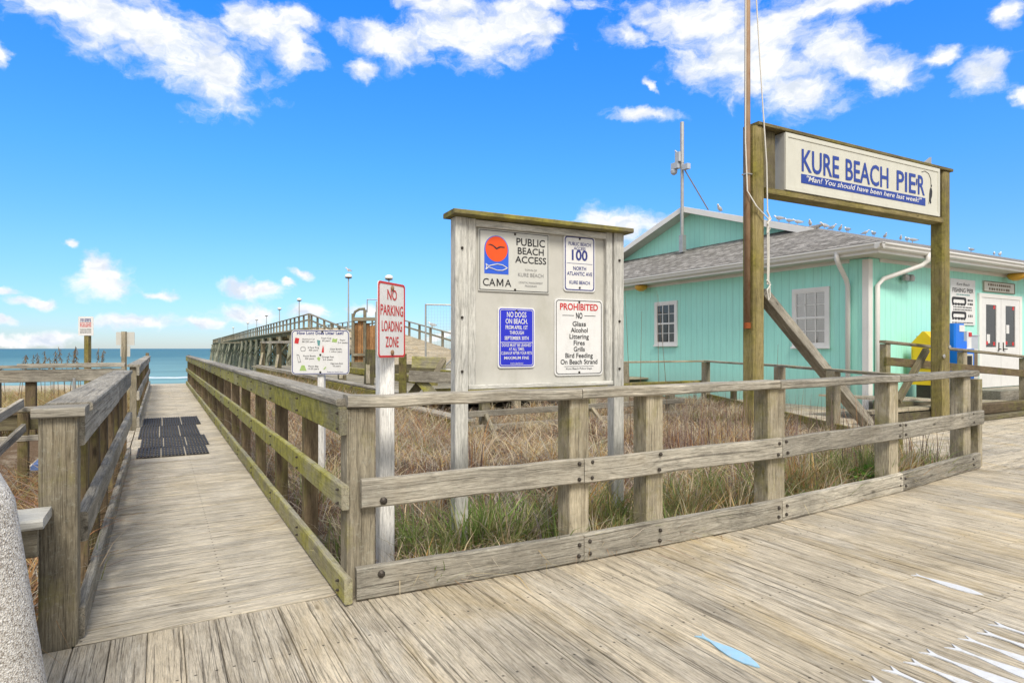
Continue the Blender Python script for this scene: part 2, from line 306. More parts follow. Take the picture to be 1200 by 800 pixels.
def mk_sea():
    m, nt, p = newmat('sea water')
    pos = nd(nt, 'ShaderNodeNewGeometry').outputs['Position']
    s = nd(nt, 'ShaderNodeSeparateXYZ', {0: pos})
    w = noise(nt, vscale(nt, pos, (.03, .16, 1)), 1, 7, .62, .3).outputs[0]
    w2 = noise(nt, vscale(nt, pos, (.35, .9, 1)), 1, 5, .6).outputs[0]
    wob = noise(nt, vscale(nt, pos, (.025, .01, 1)), 1, 4, .6).outputs[0]
    yy = math_(nt, 'ADD', s.outputs[1], math_(nt, 'MULTIPLY', math_(nt, 'SUBTRACT', wob, .5), 60))
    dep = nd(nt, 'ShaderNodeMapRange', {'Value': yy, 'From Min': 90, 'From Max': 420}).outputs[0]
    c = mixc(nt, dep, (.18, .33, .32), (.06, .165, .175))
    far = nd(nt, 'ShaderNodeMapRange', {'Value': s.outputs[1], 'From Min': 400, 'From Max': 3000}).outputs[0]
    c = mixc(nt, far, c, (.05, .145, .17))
    c = mixc(nt, 1, c, ramp(nt, w, [(.3, .72), (.7, 1.2)]), 'MULTIPLY')
    foam_line = None
    for y0, wd in ((112, 11), ):
        d = math_(nt, 'DIVIDE', math_(nt, 'ABSOLUTE', math_(nt, 'SUBTRACT', yy, y0)), wd)
        f = math_(nt, 'SUBTRACT', 1, d, clamp=True)
        foam_line = f if foam_line is None else math_(nt, 'MAXIMUM', foam_line, f)
    ff = math_(nt, 'ADD', math_(nt, 'MULTIPLY', foam_line, .62), math_(nt, 'ADD', math_(nt, 'MULTIPLY', math_(nt, 'SUBTRACT', w2, .5), 1.3), math_(nt, 'MULTIPLY', math_(nt, 'SUBTRACT', w, .5), 1.1)))
    foam = ramp(nt, ff, [(.34, 0), (.60, 1)])
    c = mixc(nt, foam, c, (.80, .83, .84))
    setin(nt, p, 'Base Color', c); p.inputs['Roughness'].default_value = .45; p.inputs['Specular IOR Level'].default_value = .16
    nt.links.new(nd(nt, 'ShaderNodeBump', {'Strength': .6, 'Distance': .6, 'Height': math_(nt, 'ADD', w, math_(nt, 'MULTIPLY', w2, .35))}).outputs[0], p.inputs['Normal'])
    return m
M['sea'] = mk_sea()
def mk_blade():
    m = bpy.data.materials.new('grass blade'); m.use_nodes = True; nt = m.node_tree; nt.nodes.clear()
    out = nd(nt, 'ShaderNodeOutputMaterial')
    c = nd(nt, 'ShaderNodeAttribute', attribute_name='col').outputs['Color']
    d = nd(nt, 'ShaderNodeBsdfDiffuse', {'Color': c}); t = nd(nt, 'ShaderNodeBsdfTranslucent', {'Color': c})
    nt.links.new(nd(nt, 'ShaderNodeMixShader', {0: .3, 1: d.outputs[0], 2: t.outputs[0]}).outputs[0], out.inputs[0])
    return m
M['blade'] = mk_blade()
def mk_vcol():
    m, nt, p = newmat('feathers')
    nt.links.new(nd(nt, 'ShaderNodeAttribute', attribute_name='col').outputs['Color'], p.inputs['Base Color']); p.inputs['Roughness'].default_value = .7
    return m
M['feather'] = mk_vcol()

# ------------------------------------------------------------------ mesh builder
class MB:
    def __init__(s): s.v = []; s.f = []; s.g = []; s.t = []; s.c = None
    def raw(s, vs, fs, gs=None, tone=None):
        o = len(s.v); tn = random.random() if tone is None else tone
        s.v += [tuple(p) for p in vs]; s.f += [tuple(i+o for i in f) for f in fs]
        s.g += [tuple(q) for q in (gs if gs is not None else vs)]; s.t += [tn]*len(vs)
    def board(s, p0, p1, w, h, up=(0, 0, 1), c=.005, nseg=1, jit=0, tone=None, lift=None):
        """a timber from p0 to p1: w across, h along `up`, edges chamfered by c"""
        p0 = Vector(p0); p1 = Vector(p1); d = p1-p0; L = d.length
        if L < 1e-6: return
        d.normalize(); up = Vector(up); sx = d.cross(up)
        if sx.length < 1e-4: up = Vector((0, 1, 0)); sx = d.cross(up)
        sx.normalize(); uy = sx.cross(d).normalized()
        c = min(c, w*.3, h*.3); a = w/2; b = h/2
        sec = [(-a+c, -b), (a-c, -b), (a, -b+c), (a, b-c), (a-c, b), (-a+c, b), (-a, b-c), (-a, -b+c)]
        off = Vector((random.uniform(0, 50), random.uniform(0, 50), random.uniform(0, 50)))
        vs = []; gs = []
        for i in range(nseg+1):
            f = i/nseg; q = p0+d*(L*f); ja = random.uniform(-jit, jit); jb = random.uniform(-jit, jit)
            if lift: jb += lift(f)
            for (x, y) in sec:
                vs.append(q+sx*(x+ja)+uy*(y+jb)); gs.append((L*f+off.x, x+off.y, y+off.z))
        fs = []
        for i in range(nseg):
            for k in range(8):
                k2 = (k+1) % 8; fs.append((i*8+k, i*8+k2, (i+1)*8+k2, (i+1)*8+k))
        fs.append(tuple(range(7, -1, -1))); n = nseg*8; fs.append(tuple(range(n, n+8)))
        s.raw(vs, fs, gs, tone)
    def box(s, lo, hi, c=.004, tone=None):
        lo = Vector(lo); hi = Vector(hi); dims = hi-lo; mid = (lo+hi)/2
        ax = max(range(3), key=lambda i: dims[i]); e = Vector((0, 0, 0)); e[ax] = dims[ax]/2
        if ax == 2: s.board(mid-e, mid+e, dims[0], dims[1], up=(0, 1, 0), c=c, tone=tone)
        elif ax == 0: s.board(mid-e, mid+e, dims[1], dims[2], c=c, tone=tone)
        else: s.board(mid-e, mid+e, dims[0], dims[2], c=c, tone=tone)
    def tube(s, pts, r, n=8, tone=None):
        pts = [Vector(p) for p in pts]; rs = r if isinstance(r, (list, tuple)) else [r]*len(pts)
        vs = []; gs = []; fs = []; L = 0; prev = None
        for i, p in enumerate(pts):
            d = (pts[min(i+1, len(pts)-1)]-pts[max(i-1, 0)]).normalized()
            if i: L += (p-pts[i-1]).length
            ref = prev if prev is not None else (Vector((0, 0, 1)) if abs(d.z) < .9 else Vector((1, 0, 0)))
            x = d.cross(ref)
            if x.length < 1e-5: x = d.cross(Vector((0, 1, 0)))
            x.normalize(); y = x.cross(d).normalized(); prev = y
            for k in range(n):
                a = 2*math.pi*k/n
                vs.append(p+x*math.cos(a)*rs[i]+y*math.sin(a)*rs[i]); gs.append((L, math.cos(a)*rs[i], math.sin(a)*rs[i]))
        for i in range(len(pts)-1):
            for k in range(n):
                k2 = (k+1) % n; fs.append((i*n+k, (i+1)*n+k, (i+1)*n+k2, i*n+k2))
        fs.append(tuple(range(n))); m = (len(pts)-1)*n; fs.append(tuple(range(m+n-1, m-1, -1)))
        off = Vector((random.uniform(0, 50), random.uniform(0, 50), 0))
        s.raw(vs, fs, [(q[0]+off.x, q[1]+off.y, q[2]) for q in gs], tone)
    def lathe(s, c, prof, n=16, tone=None):
        c = Vector(c); vs = []; fs = []
        for (r, z) in prof:
            for k in range(n):
                a = 2*math.pi*k/n; vs.append(c+Vector((r*math.cos(a), r*math.sin(a), z)))
        for i in range(len(prof)-1):
            for k in range(n):
                k2 = (k+1) % n; fs.append((i*n+k, i*n+k2, (i+1)*n+k2, (i+1)*n+k))
        fs.append(tuple(range(n-1, -1, -1))); m = (len(prof)-1)*n; fs.append(tuple(range(m, m+n)))
        s.raw(vs, fs, tone=tone)
    def prism(s, fr, poly, o0, o1, tone=None):
        """outline in a frame's plane, from depth o0 to depth o1 along its normal"""
        n = len(poly); vs = [fr.p(x, y, o0) for x, y in poly]+[fr.p(x, y, o1) for x, y in poly]
        fs = [tuple(range(n-1, -1, -1)), tuple(range(n, 2*n))]+[(i, (i+1) % n, n+(i+1) % n, n+i) for i in range(n)]
        gs = [(x, y, 0) for x, y in poly]*2
        s.raw(vs, fs, gs, tone)
    def build(s, name, mat, parent=None, smooth=False):
        me = bpy.data.meshes.new(name); o = bpy.data.objects.new(name, me); col.objects.link(o)
        L = Vector((0, 0, 0)); q = parent
        while q is not None: L += q.location; q = q.parent
        me.from_pydata([(v[0]-L.x, v[1]-L.y, v[2]-L.z) for v in s.v], [], s.f)
        a = me.attributes.new('grain', 'FLOAT_VECTOR', 'POINT'); a.data.foreach_set('vector', np.array(s.g, dtype=np.float32).ravel())
        t = me.attributes.new('tone', 'FLOAT', 'POINT'); t.data.foreach_set('value', np.array(s.t, dtype=np.float32))
        if s.c is not None:
            cc = me.attributes.new('col', 'FLOAT_COLOR', 'POINT'); cc.data.foreach_set('color', np.array(s.c, dtype=np.float32).ravel())
        me.materials.append(mat)
        if smooth:
            for p in me.polygons: p.use_smooth = True
        if parent is not None: o.parent = parent
        return o
class Frame:
    def __init__(s, o, r, n=None, u=(0, 0, 1)):
        s.o = Vector(o); s.r = Vector(r).normalized(); s.u = Vector(u).normalized(); s.n = Vector(n).normalized() if n is not None else s.r.cross(s.u)
    def p(s, x, y, d=0): return s.o+s.r*x+s.u*y+s.n*d
def rrect(x0, y0, x1, y1, r, n=5):
    pts = []
    for cx, cy, a0 in ((x1-r, y1-r, 0), (x0+r, y1-r, 90), (x0+r, y0+r, 180), (x1-r, y0+r, 270)):
        for i in range(n+1):
            a = R(a0+90*i/n); pts.append((cx+r*math.cos(a), cy+r*math.sin(a)))
    return pts
def ring(mb, fr, outer, inner, d0, d1):
    n = len(outer)
    vs = [fr.p(x, y, d1) for x, y in outer]+[fr.p(x, y, d1) for x, y in inner]+[fr.p(x, y, d0) for x, y in outer]+[fr.p(x, y, d0) for x, y in inner]
    fs = []
    for i in range(n):
        j = (i+1) % n
        fs += [(i, j, n+j, n+i), (2*n+i, 2*n+j, j, i), (n+i, n+j, 3*n+j, 3*n+i)]
    mb.raw(vs, fs)
def text(mb, fr, s, x, y, h, w=None, d=.003, bold=0.0, align='CENTER', shear=0, maxw=None):
    """lettering lying on a frame: capitals of height h, x,y = middle (or left end) of the baseline"""
    cu = bpy.data.curves.new('lettering', 'FONT'); cu.body = s; cu.align_x = 'LEFT'; cu.size = 1; cu.offset = bold; cu.shear = shear; cu.resolution_u = 3
    o = bpy.data.objects.new('lettering', cu); col.objects.link(o)
    dg = bpy.context.evaluated_depsgraph_get(); me = bpy.data.meshes.new_from_object(o.evaluated_get(dg))
    vs = [v.co.copy() for v in me.vertices]; fs = [tuple(p.vertices) for p in me.polygons]
    bpy.data.objects.remove(o); bpy.data.curves.remove(cu); bpy.data.meshes.remove(me)
    if not vs: return
    x0 = min(v.x for v in vs); x1 = max(v.x for v in vs); ky = h/.70; kx = ky
    if w: kx = w/(x1-x0)
    elif maxw: kx = min(ky, maxw/(x1-x0))
    W = (x1-x0)*kx; sx = {'CENTER': x-W/2, 'LEFT': x, 'RIGHT': x-W}[align]
    mb.raw([fr.p(sx+(v.x-x0)*kx, y+v.y*ky, d) for v in vs], fs)
def tag(o, label=None, cat=None, group=None, kind=None):
    if label: o['label'] = label
    if cat: o['category'] = cat
    if group: o['group'] = group
    if kind: o['kind'] = kind
    return o
def thing(name, loc, label, cat, group=None):
    o = bpy.data.objects.new(name, None); o.empty_display_size = .2; col.objects.link(o); o.location = loc
    return tag(o, label, cat, group)
def copy_tree(o, loc, parent=None, rz=None):
    c = o.copy(); col.objects.link(c)
    if parent is not None: c.parent = parent
    else:
        c.location = loc
        if rz is not None: c.rotation_euler = (0, 0, rz)
    for ch in list(o.children): copy_tree(ch, None, c)
    return c
def one(name, mat, parent, fn, smooth=False, label=None):
    mb = MB(); fn(mb); o = mb.build(name, mat, parent, smooth)
    if label: o['label'] = label
    return o
def lerp(a, b, t): return tuple(x+(y-x)*t for x, y in zip(a, b))

# ------------------------------------------------------------------ ground, sea
FENCE = [(.84, 3.13), (1.6, 3.06), (2.36, 3.02), (3.2, 3.0), (4.26, 2.99), (5.1, 3.02), (6.1, 3.1), (7.72, 3.26)]     # foot of the long fence's kerb
def fence_y(x): return float(np.interp(x, [p[0] for p in FENCE], [p[1] for p in FENCE]))
REAR = [(7.72, 3.95), (9.75, 7.3), (11.46, 10.6)]                                                             # railing behind the planting
def rear_x(y): return float(np.interp(y, [p[1] for p in REAR], [p[0] for p in REAR]))
def sm(a, b, x):
    t = np.clip((x-a)/(b-a), 0, 1); return t*t*(3-2*t)
def ground_z(x, y):
    x = np.asarray(x, dtype=float); y = np.asarray(y, dtype=float)
    z = -.10+0*x
    z = z-2.9*sm(27, 52, y)-1.6*sm(55, 95, y)
    bump = .06*np.sin(x*1.9+1)*np.sin(y*1.5)+.05*np.sin(x*3.7+y*2.9)
    ins = sm(1.15, 1.7, x)*sm(3.2, 3.7, y)*(1-sm(25, 30, y))*sm(.1, .6, np.interp(y, [p[1] for p in REAR], [p[0] for p in REAR])-x)
    z = z+ins*(.10+bump)
    left = (1-sm(-.9, -.6, x))
    z = z+left*(-.28*sm(2, 4, y)*(1-sm(8.5, 11, y))+.10*sm(12.5, 15, y)*(1-sm(24, 30, y)) + bump*.8*sm(3, 4, y)*(1-sm(25, 40, y)))
    return z
xs = np.concatenate([[-6000, -1500, -400, -120, -60, -30, -20, -14], np.arange(-10, 14, .22), [15, 18, 24, 34, 60, 150, 500, 1500, 6000]])
ys = np.concatenate([[-6000, -1000, -200, -40, -10, -4], np.arange(-1, 16, .22), np.arange(16.5, 34, .8), np.arange(35, 96, 3), [110, 140]])
X, Y = np.meshgrid(xs, ys); Zg = ground_z(X, Y); nx = len(xs); ny = len(ys)
mb = MB(); vs = np.stack([X.ravel(), Y.ravel(), Zg.ravel()], 1).tolist()
mb.raw(vs, [(j*nx+i, j*nx+i+1, (j+1)*nx+i+1, (j+1)*nx+i) for j in range(ny-1) for i in range(nx-1)])
tag(mb.build('ground', M['ground'], smooth=True), kind='structure')
mb = MB(); gx = [-9000, -2000, -500, -100, 0, 100, 300, 900, 3000, 9000]; gy = [62, 120, 200, 400, 1000, 3000, 9000]
mb.raw([(x, y, -3.5) for y in gy for x in gx], [(j*10+i, j*10+i+1, (j+1)*10+i+1, (j+1)*10+i) for j in range(6) for i in range(9)])
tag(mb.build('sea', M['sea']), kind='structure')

# ------------------------------------------------------------------ boardwalk decks
def plank_run(mb, a, b, w=.14, t=.038, maxlen=3.7, gap=.006, z=0, first=None):
    """planks end to end from a to b with butt joints"""
    a = Vector((*a, z-t/2)); b = Vector((*b, z-t/2)); L = (b-a).length; d = (b-a).normalized(); s = 0; ln = first if first else random.uniform(1, maxlen)
    while s < L-.01:
        e = min(L, s+ln); dz = random.uniform(-.0035, .002)
        mb.board(a+d*s+Vector((0, 0, dz)), a+d*(e-.003)+Vector((0, 0, dz+random.uniform(-.001, .001))), w-random.choice((.002, .003, .004, .006)), t, c=.0035)
        s = e; ln = random.uniform(2.4, maxlen)
mb = MB(); x = -3.0
while x < 7.62:
    y1 = 3.27 if x < .83 else fence_y(x)+.035
    plank_run(mb, (x+.07, -2.2), (x+.07, y1), first=random.choice([1.2, 2.6, 3.1, 3.7, 4.1]), maxlen=4.9)
    x += .1405
tag(mb.build('boardwalk', M['deck']), kind='structure')
mb = MB(); y = 3.29
while y < 25.0:
    plank_run(mb, (-.335, y+.07), (.835, y+.07), maxlen=5, first=5, gap=.005); y += .1405
tag(mb.build('ramp', M['ramp']), kind='structure')
mb = MB(); y = -2.2
while y < 10.9:
    x0 = 7.69 if y < 4.0 else rear_x(y)+.06
    plank_run(mb, (x0, y+.07), (20, y+.07), maxlen=4.9); y += .1405
tag(mb.build('side_deck', M['deck']), kind='structure')
# side ramp to the left of the landing
mb = MB(); x = -.35
while x > -1.25:
    plank_run(mb, (x-.07, 8.75), (x-.07, 11.6), z=-.02-.06*(-.35-x)); x -= .1405
tag(mb.build('side_ramp', M['ramp']), kind='structure')

# ------------------------------------------------------------------ railings
def bolts(mb, pts, n, r=.011, L=.014):
    n = Vector(n).normalized()
    for p in pts:
        p = Vector(p); mb.tube([p-n*.004, p+n*L*.4, p+n*L], [r*1.35, r*1.35, r*.5], 7)
# right-hand ramp railing
t = thing('ramp_railing', (.9, 3.2, 0), 'long mossy wooden railing along the right side of the ramp', 'railing')
ry = [3.24, 4.33, 5.47, 6.71, 7.95, 9.1, 10.3, 11.5, 12.7, 13.9, 15.1, 16.3, 17.5, 18.7, 19.9, 21.1, 22.3, 23.5, 24.7]
for i, y in enumerate(ry):
    top = 1.0 if i else .985
    one('post', M['post'] if i == 0 else M['brown'], t, lambda mb: mb.board((.912-(.022 if i else 0), y, -.35), (.912-(.022 if i else 0), y, top if i < len(ry)-1 else 1.06), .092 if i else .15, .092 if i else .138, up=(0, 1, 0), c=.006))
def run_rail(mb, x, y0, y1, zc, w, h, step, tone=None, jit=.002):
    y = y0; k = 0
    while y < y1-.02:
        e = min(y1, y+step); mb.board((x+random.uniform(-jit, jit), y, zc+random.uniform(-jit, jit)), (x+random.uniform(-jit, jit), e-.004, zc+random.uniform(-jit, jit)), w, h, c=.007, nseg=3, jit=.0015, tone=tone); y = e
one('top_rail', M['mossy'], t, lambda mb: run_rail(mb, .822, 3.18, 24.9, .925, .04, .145, 2.42))
one('mid_rail', M['mossy'], t, lambda mb: run_rail(mb, .822, 3.15, 24.9, .535, .04, .125, 2.42))
one('kerb_board', M['mossy'], t, lambda mb: run_rail(mb, .822, 3.10, 24.9, .072, .042, .13, 2.42))
one('cap', M['grey'], t, lambda mb: run_rail(mb, .880, 3.22, 24.9, 1.018, .17, .038, 2.42))
bm = MB()
for y in ry:
    for z in (.05, .10, .50, .57, .885, .965): bolts(bm, [(.800, y-.03, z), ], (-1, 0, 0), r=.0055)
bm.build('bolt', M['bolt'], t)['kind'] = 'stuff'

# long front fence
t = thing('boardwalk_fence', (4.2, 3.1, 0), 'long weathered grey fence of two rails and kerb beam in front of the grass bed', 'fence')
fposts = [(2.24, .12), (2.84, .12), (4.05, .11), (5.79, .12), (7.50, .13)]
for k, (px_, dy) in enumerate(fposts):
    yy = fence_y(px_)+.045+.07
    one('post', M['post'], t, lambda mb: mb.board((px_, yy, -.3), (px_+.0, yy, .99), .145 if k != 2 else .19, .14, up=(0, 1, 0), c=.008, tone=random.uniform(.55, .95)))
one('end_post', M['post'], t, lambda mb: (mb.board((7.70, 3.42, -.3), (7.70, 3.42, 1.0), .12, .10, up=(0, 1, 0), c=.008), mb.board((7.86, 3.36, -.2), (7.86, 3.36, .96), .09, .09, up=(0, 1, 0), c=.008)))
def poly_rail(mb, x0, x1, dy, zc, w, h, joints, nseg=6, jit=.004):
    xs_ = [x0]+[j for j in joints if x0 < j < x1]+[x1]
    for a, b in zip(xs_, xs_[1:]):
        mb.board((a, fence_y(a)+dy, zc), (b-.004, fence_y(b)+dy, zc+random.uniform(-.004, .004)), w, h, c=.009, nseg=nseg, jit=jit)
one('kerb_beam', M['grey'], t, lambda mb: poly_rail(mb, .875, 7.72, .022, .085, .055, .165, (2.24, 4.05, 5.85)))
one('mid_rail', M['grey'], t, lambda mb: poly_rail(mb, .90, 7.80, .018, .552, .045, .150, (2.24, 4.05, 5.85)))
one('top_rail', M['grey'], t, lambda mb: poly_rail(mb, .84, 7.72, .085, 1.022, .15, .062, (2.24, 4.05, 5.85), jit=.006))
for x, pair in ((1.0, 1), (2.24, 2), (2.84, 1), (4.05, 2), (5.85, 2), (7.5, 1)):
    for z in (.055, .12, .51, .60):
        for dx in ((0,) if pair == 1 else (-.045, .045)):
            if x < 1.1 and z in (.055, .60): continue
            one('bolt', M['bolt'], t, lambda mb: bolts(mb, [(x+dx+random.uniform(-.012, .012), fence_y(x)-.006, z+random.uniform(-.01, .01))], (0, -1, 0), r=.009 if x > 1.1 else .015))

# left-hand railing, near segment
t = thing('ramp_railing', (-.4, 3.3, 0), 'weathered grey railing with flat cap on the left of the ramp, nearest the camera', 'railing')
for i, y in enumerate((3.36, 4.05, 4.75, 5.45, 6.15, 6.9, 7.6, 8.4)):
    one('post', M['post'] if i == 0 else M['brown'], t, lambda mb: mb.board((-.385, y, -.5), (-.385, y, 1.0), .138 if i == 0 else .095, .138 if i == 0 else .092, up=(0, 1, 0), c=.008))
one('top_rail', M['grey'], t, lambda mb: run_rail(mb, -.315, 3.38, 8.48, .93, .04, .145, 2.6))
one('mid_rail', M['grey'], t, lambda mb: run_rail(mb, -.310, 3.42, 8.48, .485, .05, .135, 2.6))
one('kerb_board', M['grey'], t, lambda mb: run_rail(mb, -.315, 3.35, 8.48, .072, .042, .135, 2.6))
one('cap', M['grey'], t, lambda mb: run_rail(mb, -.375, 3.55, 8.48, 1.026, .19, .042, 2.6))
one('post_cap', M['grey'], t, lambda mb: mb.board((-.475, 3.36, 1.022), (-.285, 3.36, 1.022), .20, .042, c=.006))
# far segment
t = thing('ramp_railing', (-.4, 12, 0), 'grey railing left of the ramp, beyond the landing, ending at the sea', 'railing')
for i, y in enumerate((11.9, 13.1, 14.3, 15.5, 16.7, 17.9, 19.1, 20.3, 21.5, 22.7, 23.9, 24.7)):
    one('post', M['brown'] if i else M['post'], t, lambda mb: mb.board((-.385, y, -.4), (-.385, y, 1.0 if i < 11 else 1.14), .10, .10, up=(0, 1, 0), c=.008))
one('top_rail', M['grey'], t, lambda mb: run_rail(mb, -.315, 11.8, 24.8, .925, .04, .145, 2.5))
one('mid_rail', M['grey'], t, lambda mb: run_rail(mb, -.315, 11.8, 24.8, .52, .04, .145, 2.5))
one('kerb_board', M['grey'], t, lambda mb: run_rail(mb, -.315, 11.8, 24.8, .085, .042, .16, 2.5))
one('cap', M['grey'], t, lambda mb: run_rail(mb, -.375, 11.8, 24.8, 1.015, .19, .04, 2.5))
# railing across, to the left
t = thing('landing_railing', (-2, 11.85, 0), 'grey railing with thick cap crossing the far side of the landing, left of the ramp', 'railing')
one('cap', M['grey'], t, lambda mb: (mb.board((-5.2, 11.85, 1.01), (-.5, 11.85, 1.02), .24, .045, c=.006, nseg=4, jit=.004), mb.board((-1.9, 11.98, 1.045), (-.5, 11.98, 1.05), .16, .03, c=.005)))
one('top_rail', M['grey'], t, lambda mb: mb.board((-5.2, 11.77, .88), (-.5, 11.77, .88), .04, .19, c=.006, nseg=4, jit=.003))
one('lower_rail', M['brown'], t, lambda mb: mb.board((-5.2, 11.77, .28), (-.5, 11.77, .28), .04, .15, c=.006))
for x in (-5, -3.6, -2.15, -1.72, -.75):
    one('post', M['brown'], t, lambda mb: mb.board((x, 11.87, -.4), (x, 11.87, .98), .13, .13, up=(0, 1, 0), c=.008))
one('pipe', M['galv'], t, lambda mb: mb.tube([(-1.16, 11.68, -.2), (-1.16, 11.68, .84)], .022, 8))
# low railing of the side steps
t = thing('step_railing', (-1.3, 8, 0), 'low brown and grey step railing among dry weeds, behind the left railing post', 'railing')
one('top_rail', M['grey'], t, lambda mb: (mb.board((-3.2, 8.2, .64), (-.55, 8.2, .66), .09, .05, c=.006), mb.board((-1.25, 8.1, .73), (-1.5, 6.6, .48), .04, .09, c=.006)))
one('lower_rail', M['grey'], t, lambda mb: (mb.board((-3.2, 8.15, .34), (-.55, 8.15, .36), .05, .06, c=.006), mb.board((-1.22, 8.0, .48), (-1.42, 6.4, .16), .04, .09, c=.006)))
for x, y in ((-1.25, 8.18), (-2.0, 8.18), (-.75, 8.18), (-1.36, 7.0)):
    one('post', M['brown'], t, lambda mb: mb.board((x, y, -.5), (x, y, .62), .09, .09, up=(0, 1, 0), c=.006))
one('brace_board', M['dark'], t, lambda mb: mb.board((-3.2, 8.24, .5), (-.55, 8.24, .52), .03, .16, c=.005))
mb = MB(); mb.box((-1.05, 7.2, .16), (-.5, 8.02, .20)); 
for k in range(12): mb.box((-1.04, 7.22+k*.067, .20), (-.51, 7.25+k*.067, .215))
tag(mb.build('mat', M['bluemat']), 'faded blue ribbed mat lying on the side step behind the left railing post', 'mat')
t = thing('post_lantern', (-1.23, 6.35, 0), 'small dull teal capped lantern on a short wooden post among brown weeds', 'lantern')
one('post', M['brown'], t, lambda mb: mb.board((-1.23, 6.35, -.45), (-1.23, 6.35, .22), .07, .07, up=(0, 1, 0)))
one('lamp_body', M['black'], t, lambda mb: mb.lathe((-1.23, 6.35, .22), [(.05, 0), (.07, .02), (.07, .13), (.05, .14)], 10))
one('lamp_cap', M['teal_ink'], t, lambda mb: mb.lathe((-1.23, 6.35, .362), [(.10, 0), (.095, .025), (.05, .055), (.01, .065)], 12))

# white capped stub and concrete planter at the near left corner
t = thing('bench', (-.62, 3.25, 0), 'low wooden bench end with a white painted top board against the left railing post', 'bench')
one('seat', M['pale'], t, lambda mb: mb.board((-1.6, 3.17, .595), (-.405, 3.17, .600), .24, .042, c=.010))
one('apron', M['brownwood'] if 'brownwood' in M else M['post'], t, lambda mb: mb.board((-1.6, 3.12, .515), (-.43, 3.12, .515), .04, .115, c=.006))
for x in (-1.5, -.95): one('leg', M['post'], t, lambda mb: mb.board((x, 3.24, -.2), (x, 3.24, .565), .09, .09, up=(0, 1, 0)))
mb = MB()
def planter(mb):
    # tapered square body with rounded corners, narrower towards the rim
    cx, cy, a = -.92, 2.42, R(14)
    prof = [(.59, 0.02), (.60, .06), (.552, .40), (.492, .885), (.478, .92), (.45, .935), (.39, .935), (.37, .83), (.35, .73)]
    vs = []; n = 28
    for s_, z in prof:
        for (x, y) in rrect(-s_, -s_, s_, s_, .10, 6):
            vs.append((cx+x*math.cos(a)-y*math.sin(a), cy+x*math.sin(a)+y*math.cos(a), z))
    fs = []
    for i in range(len(prof)-1):
        for k in range(n): fs.append((i*n+k, i*n+(k+1) % n, (i+1)*n+(k+1) % n, (i+1)*n+k))
    fs.append(tuple(range(n-1, -1, -1))); m = (len(prof)-1)*n; fs.append(tuple(range(m, m+n)))
    mb.raw(vs, fs)
planter(mb)
tag(mb.build('concrete_planter', M['concrete'], smooth=True), 'tapered exposed aggregate concrete planter cut off by the left edge', 'planter')

# rubber mats on the ramp
def rubber(x0, y0, y1, cols, w, label):
    mb = MB()
    for c in range(cols):
        a = x0+c*(w+.002)
        n = int(w/.034)
        for k in range(n): mb.box((a+k*w/n, y0, .004), (a+k*w/n+.021, y1, .020), c=.003)
        m = max(2, int((y1-y0)/.16))
        for k in range(m+1):
            yy = y0+(y1-y0-.03)*k/m; mb.box((a, yy, .0035), (a+w-.012, yy+.03, .013), c=.002)
    tag(mb.build('rubber_mat', M['rubber']), label, 'mat', 'rubber mats on the ramp')
rubber(-.245, 8.45, 9.25, 3, .26, 'black ribbed rubber mat on the ramp, strip nearest the camera')
rubber(-.225, 9.251, 10.25, 3, .27, 'black ribbed rubber mat on the ramp, second strip from the near end')
rubber(-.275, 10.255, 11.75, 3, .27, 'black ribbed rubber mat on the ramp, long third strip')
rubber(-.255, 11.80, 13.1, 3, .29, 'black ribbed rubber mat on the ramp, farthest strip set apart by a gap')

# ------------------------------------------------------------------ notice board
A = Vector((1.72, 3.66, 0)); B = Vector((2.93, 3.60, 0)); NB = Frame(A, B-A)
t = thing('notice_board', (2.3, 3.63, 0), 'large pale grey wooden notice board on two posts carrying four public beach signs', 'notice board')
for x, z0 in ((-.02, -.3), (1.235, -.3)):
    one('post', M['pale'], t, lambda mb: mb.board(NB.p(x, z0), NB.p(x, 2.15), .09, .09, up=NB.n, c=.006))
one('backboard', M['panel'], t, lambda mb: mb.board(NB.p(.61, 1.05, -.012), NB.p(.61, 2.15, -.012), 1.16, .02, up=NB.n, c=.003))
def trim(mb):
    for x in (.055, 1.155): mb.board(NB.p(x, 1.04, .018), NB.p(x, 2.15, .018), .055, .035, up=NB.n, c=.004)
    mb.board(NB.p(.085, 2.125, .015), NB.p(1.126, 2.125, .015), .035, .045, up=(0, 0, 1), c=.004)
    mb.board(NB.p(.028, 1.045, .020), NB.p(1.182, 1.045, .020), .045, .03, up=(0, 0, 1), c=.004)
one('frame', M['pale'], t, trim)
one('cap', M['kerb_moss'], t, lambda mb: mb.board(NB.p(-.10, 2.169, .01), NB.p(1.32, 2.169, .01), .20, .034, c=.006, nseg=5, jit=.002))
bm = MB()
for z in (1.15, 1.5, 1.95): bolts(bm, [NB.p(-.02, z, .046), NB.p(1.235, z, .046)], NB.n, .007)
bm.build('bolt', M['bolt'], t)
